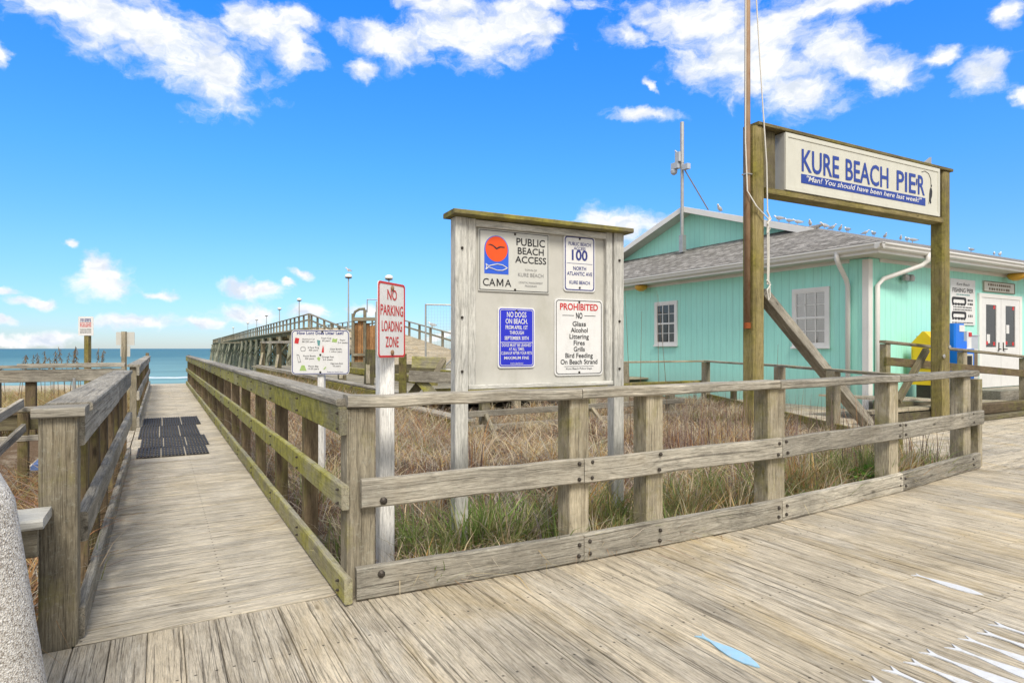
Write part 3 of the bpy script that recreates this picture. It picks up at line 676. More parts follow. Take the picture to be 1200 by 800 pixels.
# beach access sign
s = one('sign_plate', M['signgrey'], t, lambda mb: mb.prism(NB, [(.112, 1.682), (.655, 1.682), (.655, 2.098), (.112, 2.098)], 0, .008), label='grey public beach access sign with an orange and blue emblem')
k = MB(); ring(k, NB, [(.120, 1.690), (.647, 1.690), (.647, 2.090), (.120, 2.090)], [(.124, 1.694), (.643, 1.694), (.643, 2.086), (.124, 2.086)], .008, .010)
text(k, NB, 'PUBLIC', .508, 2.005, .050, w=.225, d=.010, bold=.012); text(k, NB, 'BEACH', .508, 1.946, .046, w=.205, d=.010, bold=.012); text(k, NB, 'ACCESS', .508, 1.886, .046, w=.245, d=.010, bold=.012)
text(k, NB, 'CA', .190, 1.718, .050, w=.092, d=.010, bold=.006); text(k, NB, 'A', .332, 1.718, .050, w=.048, d=.010, bold=.006)
m0 = .246; k.prism(NB, [(m0+x*.050, 1.718+z*.050) for x, z in ((0, 0), (.16, 0), (.16, .70), (.44, .12), (.56, .12), (.84, .70), (.84, 0), (1, 0), (1, 1), (.82, 1), (.5, .36), (.18, 1), (0, 1))], .008, .010); k.build('lettering', M['black'], s)
k = MB(); text(k, NB, 'TOWN OF', .508, 1.832, .014, d=.010); text(k, NB, 'KURE BEACH', .508, 1.792, .026, w=.20, d=.010); text(k, NB, 'COASTAL MANAGEMENT', .508, 1.745, .014, w=.19, d=.010); text(k, NB, 'PROGRAM', .508, 1.722, .014, d=.010)
k.build('small_lettering', M['greyink'], s)
k = MB(); arch = [(.155, 1.800), (.335, 1.800), (.335, 1.965)]+[(.245+.090*math.cos(R(a)), 1.965+.092*math.sin(R(a))) for a in range(10, 175, 12)]+[(.155, 1.965)]
k.prism(NB, arch, .008, .0095); k.build('emblem_ground', M['logoblue'], s)
k = MB(); k.prism(NB, [(.245+.083*math.cos(R(a)), 1.967+.085*math.sin(R(a))) for a in range(0, 360, 12)], .0095, .0108); k.build('emblem_sun', M['orange'], s)
k = MB(); gull_o = [(.178, 1.992), (.198, 1.990), (.218, 1.984), (.236, 1.968), (.245, 1.963), (.256, 1.970), (.275, 1.978), (.300, 1.978), (.310, 1.984), (.290, 1.986), (.270, 1.987), (.252, 1.980), (.246, 1.974), (.232, 1.984), (.214, 1.994), (.196, 1.998)]
k.prism(NB, gull_o, .0108, .012); k.build('emblem_gull', M['black'], s)
k = MB(); top = [(.165, 1.864), (.185, 1.850), (.215, 1.858), (.25, 1.866), (.29, 1.862), (.325, 1.843), (.29, 1.826), (.25, 1.824), (.215, 1.834), (.185, 1.842), (.165, 1.826), (.172, 1.846)]
for a_, b_ in zip(top, top[1:]+top[:1]): k.tube([NB.p(*a_, .011), NB.p(*b_, .011)], .0032, 5)
k.build('emblem_fish', M['white'], s)
# access number sign
s = one('sign_plate', M['white'], t, lambda mb: mb.prism(NB, rrect(.775, 1.708, 1.045, 2.110, .025), 0, .008), label='white access number sign with dark blue border and 100')
k = MB(); ring(k, NB, rrect(.784, 1.717, 1.036, 2.101, .022), rrect(.791, 1.724, 1.029, 2.094, .018), .008, .010)
text(k, NB, '100', .910, 1.935, .072, w=.135, d=.010, bold=.025); text(k, NB, 'PUBLIC BEACH', .910, 2.038, .024, w=.19, d=.010, bold=.01); text(k, NB, 'ACCESS', .910, 2.008, .022, w=.10, d=.010, bold=.01)
text(k, NB, 'NORTH', .910, 1.862, .026, w=.11, d=.010, bold=.012); text(k, NB, 'ATLANTIC AVE', .910, 1.824, .026, w=.215, d=.010, bold=.012); text(k, NB, 'KURE BEACH', .910, 1.762, .024, w=.175, d=.010, bold=.012)
k.prism(NB, [(.80, 1.909), (1.02, 1.909), (1.02, 1.911), (.80, 1.911)], .008, .0098); k.build('lettering', M['inkblue'], s)
# no dogs sign
s = one('sign_plate', M['white'], t, lambda mb: mb.prism(NB, rrect(.255, 1.166, .540, 1.580, .022), 0, .008), label='blue no dogs on beach sign with white lettering')
k = MB(); k.prism(NB, rrect(.265, 1.176, .530, 1.570, .018), .008, .0095); k.build('sign_face', M['dogblue'], s)
k = MB(); DB = [('NO DOGS', 1.512, .036, .150), ('ON BEACH.', 1.468, .034, .17), ('FROM APRIL 1ST', 1.430, .026, .17), ('THROUGH', 1.395, .024, .11), ('SEPTEMBER 30TH', 1.358, .024, .185)]
for s_, z, h, w in DB: text(k, NB, s_, .397, z, h, w=w, d=.011, bold=.014)
for s_, z, w in (('DOGS MUST BE LEASHED', 1.312, .225), ('AT ALL TIMES.', 1.285, .12), ('CLEAN UP AFTER YOUR PETS', 1.258, .235), ('MAXIMUM FINE', 1.225, .19)): text(k, NB, s_, .397, z, .020, w=w, d=.011, bold=.008)
k.prism(NB, [(.275, 1.338), (.52, 1.338), (.52, 1.342), (.275, 1.342)], .0095, .011); text(k, NB, 'TOWN ORDINANCE', .397, 1.192, .010, w=.10, d=.011)
ring(k, NB, rrect(.272, 1.183, .523, 1.563, .014), rrect(.275, 1.186, .520, 1.560, .012), .0095, .0108)
k.build('lettering', M['white'], s)
# prohibited sign
s = one('sign_plate', M['white'], t, lambda mb: mb.prism(NB, rrect(.700, 1.105, 1.112, 1.655, .028), 0, .008), label='white prohibited items sign with red heading')
k = MB(); ring(k, NB, rrect(.711, 1.116, 1.101, 1.644, .024), rrect(.715, 1.120, 1.097, 1.640, .021), .008, .010)
for i, s_ in enumerate(('Glass', 'Alcohol', 'Littering', 'Fires', 'Grills', 'Bird Feeding', 'On Beach Strand')): text(k, NB, s_, .906, 1.460-i*.0455, .034, d=.010, bold=.012, w=(.115, .145, .165, .095, .095, .235, .315)[i])
text(k, NB, 'NO', .906, 1.515, .042, w=.055, d=.010, bold=.02); text(k, NB, 'Kure Beach Police Dept', .906, 1.148, .014, w=.22, d=.010)
k.prism(NB, [(.765, 1.534), (.862, 1.534), (.862, 1.537), (.765, 1.537)], .008, .010); k.prism(NB, [(.95, 1.534), (1.047, 1.534), (1.047, 1.537), (.95, 1.537)], .008, .010); k.prism(NB, [(.78, 1.170), (1.03, 1.170), (1.03, 1.172), (.78, 1.172)], .008, .010)
k.build('lettering', M['black'], s)
k = MB(); text(k, NB, 'PROHIBITED', .906, 1.575, .046, w=.325, d=.010, bold=.022); k.build('heading', M['red'], s)
k = MB()
for x, z in ((.910, 2.088), (.910, 1.736), (.397, 1.556), (.906, 1.632), (.906, 1.128), (.385, 1.700), (.385, 2.078)): bolts(k, [NB.p(x, z, .010)], NB.n, .006, .006)
k.build('bolt', M['bolt'], t)

# ------------------------------------------------------------------ no parking sign
t = thing('parking_sign', (1.165, 3.56, 0), 'narrow white no parking loading zone sign with red letters on a white post', 'sign')
one('post', M['white_post'], t, lambda mb: mb.board((1.165, 3.56, -.3), (1.165, 3.56, 1.58), .09, .09, up=(0, 1, 0), c=.006))
PF = Frame((1.178, 3.481, 0), (math.cos(R(40)), math.sin(R(40)), 0))
s = one('sign_plate', M['white'], t, lambda mb: mb.prism(PF, rrect(-.150, 1.245, .150, 1.685, .022), 0, .004))
k = MB(); ring(k, PF, rrect(-.148, 1.247, .148, 1.683, .021), rrect(-.136, 1.259, .136, 1.671, .014), .004, .006)
for s_, z, w in (('NO', 1.583, .105), ('PARKING', 1.492, .250), ('LOADING', 1.400, .225), ('ZONE', 1.308, .145)): text(k, PF, s_, 0, z, .060, w=w, d=.006, bold=.012)
k.build('lettering', M['red'], s)
k = MB(); bolts(k, [PF.p(0, 1.652, .006), PF.p(0, 1.275, .006)], PF.n, .012, .010); k.build('bolt', M['rustpipe'], s)

# ------------------------------------------------------------------ litter sign
CR = Vector((math.cos(HEAD), -math.sin(HEAD), 0)); CF = Vector((math.sin(HEAD), math.cos(HEAD), 0))
LF = Frame((1.405, 6.34, 0), CR)
t = thing('litter_sign', (1.41, 6.36, 0), 'small white sign with pictures about how long litter lasts on a thin white post', 'sign')
one('post', M['white_post'], t, lambda mb: mb.board((1.425, 6.385, -.3), (1.425, 6.385, 1.42), .065, .065, up=LF.n, c=.005))
s = one('sign_plate', M['white'], t, lambda mb: mb.prism(LF, rrect(-.292, 1.035, .292, 1.485, .035), 0, .006))
k = MB(); ring(k, LF, rrect(-.286, 1.041, .286, 1.479, .033), rrect(-.279, 1.048, .279, 1.472, .027), .006, .008)
text(k, LF, 'How Long Does Litter Last?', .0, 1.44, .028, w=.47, d=.009, bold=.02); text(k, LF, 'Keep our beach clean', .15, 1.058, .012, w=.16, d=.009)
k.build('heading', M['inkblue'], s)
k = MB()
for s1, s2, x, z in (('Aluminum Can', '80-200 years', -.12, 1.385), ('Foam Cup', '50 years', .06, 1.395), ('Paper', '2-4 weeks', .225, 1.375), ('6 Pack Ring', '400 years', -.07, 1.30), ('Glass Bottle', '1 million years', .155, 1.285), ('Plastic Bottle', '450 years', -.11, 1.215), ('Orange Peel', '2-5 weeks', .075, 1.205), ('Plastic Bag', '10-20 years', -.07, 1.112), ('Cigarette Butt', '10 years', .165, 1.14)):
    text(k, LF, s1, x, z, .017, d=.008, maxw=.125); text(k, LF, s2, x, z-.026, .017, d=.008, maxw=.125)
k.build('lettering', M['black'], s)
k = MB(); k.prism(LF, [(-.262, 1.352), (-.222, 1.345), (-.212, 1.400), (-.252, 1.408)], .006, .008); k.prism(LF, [(.012, 1.26), (.035, 1.255), (.035, 1.30), (.026, 1.33), (.02, 1.30)], .006, .008); k.build('picture_red', M['red'], s)
k = MB(); k.prism(LF, [(.115, 1.365), (.165, 1.36), (.172, 1.40), (.15, 1.392), (.125, 1.402)], .006, .008); k.prism(LF, [(-.035, 1.20), (-.012, 1.168), (.0, 1.205), (-.02, 1.215)], .006, .008); k.prism(LF, [(-.21, 1.075), (-.14, 1.075), (-.16, 1.13), (-.19, 1.13)], .006, .008); k.prism(LF, [(.03, 1.09), (.05, 1.115), (.06, 1.11), (.04, 1.085)], .006, .008); k.build('picture_green', M['green_ink'], s)
k = MB(); k.prism(LF, [(-.035, 1.385), (.0, 1.378), (-.008, 1.325), (-.025, 1.328)], .006, .008); k.build('picture_teal', M['teal_ink'], s)
k = MB(); ring(k, LF, [(-.24, 1.24), (-.215, 1.235), (-.195, 1.16), (-.222, 1.155)], [(-.236, 1.233), (-.219, 1.229), (-.201, 1.166), (-.220, 1.163)], .006, .008); ring(k, LF, rrect(-.2, 1.27, -.15, 1.315, .015), rrect(-.195, 1.275, -.155, 1.31, .012), .006, .008); k.build('picture_grey', M['greyink'], s)
k = MB(); bolts(k, [LF.p(0.02, 1.47, .008), LF.p(0, 1.06, .008), LF.p(0, 1.235, .008)], LF.n, .008, .008); k.build('bolt', M['bolt'], s)

# ------------------------------------------------------------------ pier name sign on two tall piles
P0 = Vector((7.35, 5.9, 0)); P1 = Vector((11.98, 5.72, 0)); SF = Frame(P0, P1-P0)
t = thing('pier_sign', (9.6, 5.8, 0), 'tall overhead sign with blue lettering on a cream cabinet between two mossy piles', 'sign')
one('post', M['pile'], t, lambda mb: mb.board(SF.p(0, -.3), SF.p(0, 4.43), .215, .23, up=SF.n, c=.03))
one('post', M['pile'], t, lambda mb: mb.board(SF.p(4.73, -.3), SF.p(4.73, 4.42), .22, .23, up=SF.n, c=.03))
one('top_beam', M['pile'], t, lambda mb: mb.board(SF.p(-.05, 4.465), SF.p(4.88, 4.455), .28, .05, c=.006))
one('lower_beam', M['pile'], t, lambda mb: mb.board(SF.p(.125, 3.545), SF.p(4.61, 3.545), .24, .085, c=.006))
one('block', M['dark'], t, lambda mb: (mb.board(SF.p(.27, 3.59, -.03), SF.p(.27, 4.435, -.03), .30, .12, up=SF.n), mb.board(SF.p(4.575, 3.59), SF.p(4.575, 4.43), .06, .16, up=SF.n)))
one('brace', M['grey'], t, lambda mb: mb.board(SF.p(.13, 2.10, .02), SF.p(2.82, -.10, .02), .14, .19, up=SF.n, c=.008))
one('bracket', M['galv'], t, lambda mb: mb.prism(SF, [(4.15, 4.49), (4.42, 4.49), (4.42, 4.66)], -.02, .02))
s = one('sign_cabinet', M['signbox'], t, lambda mb: mb.board(SF.p(.50, 4.01, -.02), SF.p(4.46, 4.01, -.02), .28, .835, c=.006))
k = MB(); k.prism(SF, [(.545, 3.615), (4.44, 3.615), (4.44, 4.405), (.545, 4.405)], .12, .128); k.build('sign_face', M['cream'], s)
k = MB(); ring(k, SF, [(.505, 3.595), (4.458, 3.595), (4.458, 4.425), (.505, 4.425)], [(.56, 3.655), (4.41, 3.655), (4.41, 4.365), (.56, 4.365)], .121, .138); k.build('frame', M['cream'], s)
k = MB(); text(k, SF, 'KURE', 1.29, 3.915, .325, w=.86, d=.134, bold=.014); text(k, SF, 'BEACH', 2.43, 3.915, .325, w=1.10, d=.134, bold=.014); text(k, SF, 'PIE', 3.475, 3.915, .325, w=.54, d=.134, bold=.014); text(k, SF, 'R', 3.91, 3.915, .325, w=.20, d=.134, bold=.014)
text(k, SF, "'", 3.775, 3.86, .30, d=.134); k.prism(SF, [(.85, 3.735), (4.03, 3.735), (4.03, 3.868), (.85, 3.868)], .128, .133); k.build('lettering', M['navy'], s)
k = MB(); text(k, SF, '"Man! You should have been here last week!"', 2.44, 3.775, .078, w=2.95, d=.136, shear=.25, bold=.008); k.build('small_lettering', M['white'], s)
k = MB(); fish_o = [(4.19, 4.07), (4.215, 4.06), (4.235, 4.00), (4.225, 3.92), (4.195, 3.86), (4.205, 3.80), (4.17, 3.79), (4.165, 3.85), (4.13, 3.78), (4.145, 3.86), (4.15, 3.95), (4.165, 4.03)]
k.prism(SF, fish_o, .128, .134)
k.prism(SF, [(4.19, 4.09), (4.215, 4.075), (4.225, 4.11), (4.20, 4.125)], .128, .134)
line = [(4.20+.02*0, 4.12), (4.19, 4.22), (4.13, 4.30), (4.02, 4.33), (3.92, 4.30)]
for a_, b_ in zip(line, line[1:]): k.tube([SF.p(*a_, .131), SF.p(*b_, .131)], .005, 4)
k.build('emblem', M['black'], s)
k = MB(); bolts(k, [SF.p(4.62, 1.16, .122), SF.p(4.80, 1.32, .122)], SF.n, .028, .012); k.build('bolt', M['galv'], t)
# flagpole strapped to the left pile
t = thing('flagpole', (7.3, 5.75, 0), 'rusty steel flagpole strapped to the left pile of the overhead sign', 'flagpole')
one('pole', M['rustpipe'], t, lambda mb: mb.tube([SF.p(-.158, 1.62, .03), SF.p(-.156, 4.2, .03), SF.p(-.15, 7.6, .03)], [.042, .042, .036], 12), True)
one('strap', M['galv'], t, lambda mb: [mb.board(SF.p(-.215, z, .03), SF.p(-.10, z, .03), .10, .02) for z in (3.75, )])
one('end_ring', plain('rust', (.28, .07, .015), .8, .3, 30), t, lambda mb: mb.tube([SF.p(-.158, 1.58, .03), SF.p(-.158, 1.66, .03)], .047, 12))
tag(one('rope', M['rope'], None, lambda mb: (mb.tube([SF.p(-.09, 7.5, .04), SF.p(-.03, 5.2, .15), SF.p(.07, 3.9, .17), SF.p(.09, 3.2, .17)], .010, 6),
    mb.tube([SF.p(-.205, 7.4, .05), SF.p(-.215, 4.2, .05), SF.p(-.21, 3.5, .08), SF.p(-.12, 3.28, .16), SF.p(.09, 3.12, .18)], .010, 6),
    mb.tube([SF.p(.06, 3.24, .18), SF.p(.13, 3.12, .19), SF.p(.06, 3.05, .19), SF.p(.12, 2.98, .18), SF.p(.07, 2.92, .18), SF.p(.10, 3.15, .19)], .013, 6),
    mb.tube([SF.p(.09, 3.1, .165), SF.p(.105, 2.6, .16), SF.p(.10, 2.2, .16)], .011, 6), mb.tube([SF.p(.12, 3.1, .165), SF.p(.13, 2.6, .16), SF.p(.125, 2.2, .16)], .009, 6),
    mb.tube([SF.p(.07, 2.26, .17), SF.p(.15, 2.20, .17), SF.p(.08, 2.12, .17), SF.p(.11, 1.98, .17), SF.p(.14, 2.02, .17), SF.p(.13, 2.24, .17)], .010, 6))), 'white halyard rope knotted twice down the left sign pile', 'rope')

# ------------------------------------------------------------------ pier house
BX, BY, BE, WT, FL = 12.84, 7.44, 3.10, 3.195, .30
APY, APZ = 14.34, 5.82; GX = 14.5; EY = 6.94; EX = 12.34; EZ = 3.42; BY2 = 2*APY-BY; EY2 = 2*APY-EY; XF = 46
SL = (APZ-EZ)/(APY-EY)
RY = 9.81; RZ = APZ-SL*(APY-RY)      # where the gable rake runs into the hip
t = thing('pier_house', (13, 7.5, 0), 'aqua board sided pier house with white trim and a grey shingle roof', 'building')
def walls(mb):
    mb.box((BX, BY, -.2), (XF, BY+.15, WT), c=.001); mb.box((BX, BY+.151, -.2), (BX+.15, BY2, WT), c=.001)
    gw = GX+.40
    fr = Frame((gw, 0, 0), (0, -1, 0), n=(-1, 0, 0))
    mb.prism(fr, [(-(RY-1.0), 4.0), (-APY, APZ-.06), (-(2*APY-RY+1.0), 4.0)], -.1, 0)
one('wall', M['siding'], t, walls)
def roof(mb):
    th = .06
    def face(pts, o, ux, uv_):
        ux = Vector(ux).normalized(); uv_ = Vector(uv_).normalized(); o = Vector(o)
        vs = [Vector(p) for p in pts]; lo = [v-Vector((0, 0, th)) for v in vs]; n = len(vs)
        g = [((v-o).dot(ux), (v-o).dot(uv_), 0) for v in vs]
        mb.raw(vs+lo, [tuple(range(n)), tuple(range(2*n-1, n-1, -1))]+[(i, n+i, n+(i+1) % n, (i+1) % n) for i in range(n)], g+g)
    gx0 = GX
    # front slope, back slope, low hip slope to the left
    face([(EX, EY, EZ), (XF, EY, EZ), (XF, APY, APZ), (gx0, APY, APZ), (gx0, RY, RZ)], (EX, EY, EZ), (1, 0, 0), (0, 1, SL))
    face([(XF, EY2, EZ), (EX, EY2, EZ), (gx0, 2*APY-RY, RZ), (gx0, APY, APZ), (XF, APY, APZ)], (EX, EY2, EZ), (1, 0, 0), (0, -1, SL))
    sl2 = (RZ-EZ)/(gx0-EX); gx1 = GX+.42
    face([(EX, EY2, EZ), (EX, EY, EZ), (gx0, RY, RZ-.002), (gx1, RY+.02, RZ+sl2*.42), (gx1, 2*APY-RY-.02, RZ+sl2*.42), (gx0, 2*APY-RY, RZ-.002)], (EX, EY, EZ), (0, -1, 0), (1, 0, sl2))
one('roof', M['shingle'], t, roof)
def rake(mb):
    for sgn in (1, -1):
        a = Vector((GX-.02, APY-sgn*.0, APZ-.075)); b = Vector((GX-.02, APY-sgn*(APY-RY+.0), RZ-.075))
        mb.board(a, b, .04, .17, c=.004)
one('rake_board', M['whitetrim'], t, rake)
def soffit(mb):
    mb.box((EX+.05, EY+.05, EZ-.22), (XF, BY-.002, EZ-.20), c=.001); mb.box((EX+.05, BY, EZ-.22), (BX-.002, EY2, EZ-.20), c=.001)
    for sgn in (1, -1):
        mb.raw([(GX+.0, APY, APZ-.17), (GX+.40, APY, APZ-.17), (GX+.40, APY-sgn*(APY-RY), RZ-.17), (GX+.0, APY-sgn*(APY-RY), RZ-.17)], [(0, 1, 2, 3)])
one('soffit', M['soffit'], t, soffit)
def fascia(mb):
    mb.box((EX+.02, EY+.02, EZ-.22), (XF, EY+.045, EZ-.065), c=.002); mb.box((EX+.02, EY+.046, EZ-.22), (EX+.045, EY2, EZ-.065), c=.002)
    mb.board((BX+.4, BY-.012, WT-.02), (XF, BY-.012, WT-.02), .02, .10); mb.board((BX-.012, BY+.4, WT-.02), (BX-.012, BY2, WT-.02), .02, .10)
one('fascia', M['whitetrim'], t, fascia)
def gutter(mb):
    def prof(a, b, n):
        n = Vector(n); a = Vector(a); b = Vector(b)
        sec = [(0, 0), (0, -.12), (.05, -.13), (.09, -.10), (.10, -.05), (.13, -.03), (.13, 0), (.115, 0), (.11, -.02), (.02, -.02)]
        vs = [a+n*x+Vector((0, 0, z)) for x, z in sec]+[b+n*x+Vector((0, 0, z)) for x, z in sec]; m = len(sec)
        mb.raw(vs, [(i, (i+1) % m, m+(i+1) % m, m+i) for i in range(m)]+[tuple(range(m)), tuple(range(2*m-1, m-1, -1))])
    prof((EX-.13, EY+.018, EZ-.03), (XF, EY+.018, EZ-.03), (0, -1, 0)); prof((EX+.018, EY2, EZ-.03), (EX+.018, EY-.112, EZ-.03), (-1, 0, 0))
one('gutter', M['gutter'], t, gutter)
one('corner_board', M['whitetrim'], t, lambda mb: (mb.board((BX-.012, BY+.055, -.1), (BX-.012, BY+.055, WT-.03), .022, .13, up=(0, 1, 0)), mb.board((BX+.05, BY-.012, -.1), (BX+.05, BY-.012, WT-.03), .15, .022, up=(0, 1, 0))))
one('downspout', M['gutter'], t, lambda mb: mb.tube([(EX-.03, BY+.35, EZ-.1), (EX-.03, BY+.35, EZ-.26), (EX+.05, BY+.36, EZ-.36), (BX-.12, BY+.40, EZ-.66), (BX-.065, BY+.40, EZ-.80), (BX-.065, BY+.40, 0)], .05, 10), True)
one('downspout', M['gutter'], t, lambda mb: mb.tube([(BX+1.25, EY-.04, EZ-.1), (BX+1.25, EY-.04, EZ-.26), (BX+1.20, EY+.05, EZ-.36), (BX+.38, BY-.10, EZ-.66), (BX+.22, BY-.065, EZ-.80), (BX+.22, BY-.065, 0)], .05, 10), True)
def window(y0, y1, z0, z1, kind):
    f = Frame((BX, 0, 0), (0, -1, 0), n=(-1, 0, 0)); a, b = -y1, -y0; wd = .085
    w = one('window', M['whitetrim'], t, lambda mb: (ring(mb, f, [(a, z0), (b, z0), (b, z1), (a, z1)], [(a+wd, z0+wd), (b-wd, z0+wd), (b-wd, z1-wd), (a+wd, z1-wd)], .0, .045), mb.box((BX-.075, y0-.02, z0-.02), (BX-.046, y1+.02, z0+.025))))
    def sash(mb):
        zm = (z0+z1)/2
        mb.board(f.p(a+wd, zm, .030), f.p(b-wd, zm, .030), .02, .05)
        for k in (1, 2):
            x = a+wd+(b-a-2*wd)*k/3; mb.board(f.p(x, z0+wd, .027), f.p(x, z1-wd, .027), .024, .012, up=(-1, 0, 0), c=.001)
        for zz in ((z0+wd+zm)/2, (z1-wd+zm)/2): mb.board(f.p(a+wd, zz, .0265), f.p(b-wd, zz, .0265), .013, .016, c=.001)
        ring(mb, f, [(a+wd, z0+wd), (b-wd, z0+wd), (b-wd, z1-wd), (a+wd, z1-wd)], [(a+wd+.03, z0+wd+.03), (b-wd-.03, z0+wd+.03), (b-wd-.03, z1-wd-.03), (a+wd+.03, z1-wd-.03)], .002, .036)
    one('sash', M['whitetrim'], w, sash)
    one('pane', M['glass'], w, lambda mb: mb.prism(f, [(a+wd, z0+wd), (b-wd, z0+wd), (b-wd, z1-wd), (a+wd, z1-wd)], .018, .0215))
    def blind(mb):
        n = 26
        for i in range(n):
            z = z0+wd+(z1-z0-2*wd)*(i+.5)/n; mb.board(f.p(a+wd, z, .009), f.p(b-wd, z, .009), .012, (z1-z0-2*wd)/n*.9, c=.001)
    if kind == 'blind': one('blind', M['blind'], w, blind)
    else:
        one('curtain', M['curtain'], w, lambda mb: (mb.board(f.p(a+wd+.14, z0+wd, .008), f.p(a+wd+.14, z1-wd-.4, .008), .24, .006, up=(-1, 0, 0)), mb.board(f.p(b-wd-.1, z0+wd, .008), f.p(b-wd-.1, z1-wd-.5, .008), .12, .006, up=(-1, 0, 0))))
        one('room_shade', M['inside'], w, lambda mb: mb.prism(f, [(a+wd, z0+wd), (b-wd, z0+wd), (b-wd, z1-wd), (a+wd, z1-wd)], .001, .003))
window(12.88, 13.80, 1.37, 2.67, 'curtain'); window(8.28, 9.20, 1.31, 2.67, 'blind')
# double door
DF = Frame((0, BY, 0), (1, 0, 0)); d0, d1, dz0, dz1 = 17.45, 19.75, .33, 2.66
w = one('door_frame', M['whitetrim'], t, lambda mb: (mb.board((d0+.06, BY-.03, dz0), (d0+.06, BY-.03, dz1), .12, .06, up=(0, 1, 0)), mb.board((d1-.06, BY-.03, dz0), (d1-.06, BY-.03, dz1), .12, .06, up=(0, 1, 0)), mb.board((d0+.12, BY-.03, dz1-.05), (d1-.12, BY-.03, dz1-.05), .06, .10)))
mid = (d0+d1)/2
for a, b, hx in ((d0+.12, mid-.006, mid-.12), (mid+.006, d1-.12, mid+.12)):
    d = one('door', M['white'], t, lambda mb: ring(mb, DF, [(a, dz0), (b, dz0), (b, dz1-.1), (a, dz1-.1)], [(a+.24, dz0+1.0), (b-.24, dz0+1.0), (b-.24, dz1-.27), (a+.24, dz1-.27)], .0, .045))
    one('pane', M['glass'], d, lambda mb: mb.prism(DF, [(a+.24, dz0+1.0), (b-.24, dz0+1.0), (b-.24, dz1-.27), (a+.24, dz1-.27)], .025, .028))
    one('room_shade', M['inside'], d, lambda mb: mb.prism(DF, [(a+.24, dz0+1.0), (b-.24, dz0+1.0), (b-.24, dz1-.27), (a+.24, dz1-.27)], .002, .004))
    one('sticker', M['red'], d, lambda mb: [mb.prism(DF, [(x, z), (x+.10, z), (x+.10, z+.09), (x, z+.09)], .030, .032) for x, z in ((a+.27, dz0+1.06), (b-.38, dz0+1.04), (b-.37, dz1-.37))])
    one('poster', M['white'], d, lambda mb: [mb.prism(DF, [(x, z), (x+.16, z), (x+.16, z+.22), (x, z+.22)], .0285, .030) for x, z in ((a+.32, dz0+1.10 if hx < mid else dz0+1.35),)])
    one('handle', M['bolt'], d, lambda mb: (mb.tube([(hx, BY-.05, dz0+.95), (hx, BY-.09, dz0+.95), (hx+.1*(1 if hx > mid else -1), BY-.09, dz0+.95)], .015, 6), mb.box((hx-.03, BY-.05, dz0+.9), (hx+.03, BY-.046, dz0+1.12))))
one('door_step', M['grey'], t, lambda mb: mb.box((16.8, BY-.75, -.1), (20.4, BY-.01, .31)))
for x, y, nm in ((17.0, 0, 'left'), ): pass
one('vent', M['galv'], t, lambda mb: (mb.box((14.72, BY-.05, 1.33), (14.84, BY-.002, 1.55)), mb.box((14.70, BY-.03, 1.30), (14.86, BY-.001, 1.58))))
one('floodlight', M['galv'], t, lambda mb: [mb.lathe((x, BY-.10, 2.82), [(.05, -.06), (.075, -.05), (.085, .04), (.05, .09)], 10) for x in (14.05, 14.27)])
one('eave_lamp', M['amber'], t, lambda mb: mb.lathe((EX+.25, 14.15, 3.02), [(.06, 0), (.16, .05), (.20, .13), (.16, .18)], 12), True, 'yellow lamp under the eave of the long aqua wall')
one('eave_lamp', M['amber'], t, lambda mb: mb.lathe((18.9, EY+.25, 3.02), [(.06, 0), (.16, .05), (.20, .13), (.16, .18)], 12), True, 'yellow lamp under the eave above the doors')
# wall signs
t2 = thing('price_sign', (16.8, BY-.03, 1.9), 'tall white fishing pier sign on the aqua wall left of the doors', 'sign')
one('sign_plate', M['white'], t2, lambda mb: mb.prism(DF, [(16.12, 1.86), (17.30, 1.86), (17.30, 2.95), (16.12, 2.95)], .004, .03))
def strokes(mb, f, x0, x1, z, h, d, n):
    x = x0; st = (x1-x0)/n
    for i in range(n):
        wv = st*random.uniform(.5, .85); mb.prism(f, [(x, z), (x+wv, z), (x+wv, z+h), (x, z+h)], d, d+.002); x += st
k = MB(); text(k, DF, 'Kure Beach', 16.71, 2.80, .07, w=.62, d=.032, shear=.3); text(k, DF, 'FISHING PIER', 16.71, 2.635, .10, w=1.0, d=.032, bold=.02)
for z in (2.265, 2.205): strokes(k, DF, 16.25, 17.15, z, .03, .031, 12)
strokes(k, DF, 16.2, 17.2, 1.90, .025, .031, 16)
strokes(k, DF, 16.93, 17.2, 2.43, .05, .031, 4); strokes(k, DF, 16.93, 17.2, 2.34, .05, .031, 3); strokes(k, DF, 16.96, 17.2, 2.05, .06, .031, 3)
for z in (2.34, 2.0): ring(k, DF, rrect(16.18, z, 16.86, z+.18, .06), rrect(16.25, z+.03, 16.78, z+.12, .04), .03, .033); strokes(k, DF, 16.2, 16.85, z-.02, .06, .033, 5)
k.build('lettering', M['black'], t2)
k = MB(); strokes(k, DF, 16.4, 17.05, 2.565, .03, .031, 8); k.build('small_lettering', M['teal_ink'], t2)
t2 = thing('door_sign', (18.5, BY-.03, 2.7), 'small cream board with two lines of dark writing above the white doors', 'sign')
one('sign_plate', M['cream'], t2, lambda mb: mb.prism(DF, [(17.72, 2.71), (19.40, 2.71), (19.40, 2.98), (17.72, 2.98)], .004, .03))
k = MB(); ring(k, DF, [(17.72, 2.71), (19.40, 2.71), (19.40, 2.98), (17.72, 2.98)], [(17.75, 2.73), (19.37, 2.73), (19.37, 2.96), (17.75, 2.96)], .03, .036); strokes(k, DF, 17.95, 19.2, 2.865, .06, .031, 11); strokes(k, DF, 18.0, 19.15, 2.76, .06, .031, 9); k.build('lettering', M['brownbox'], t2)
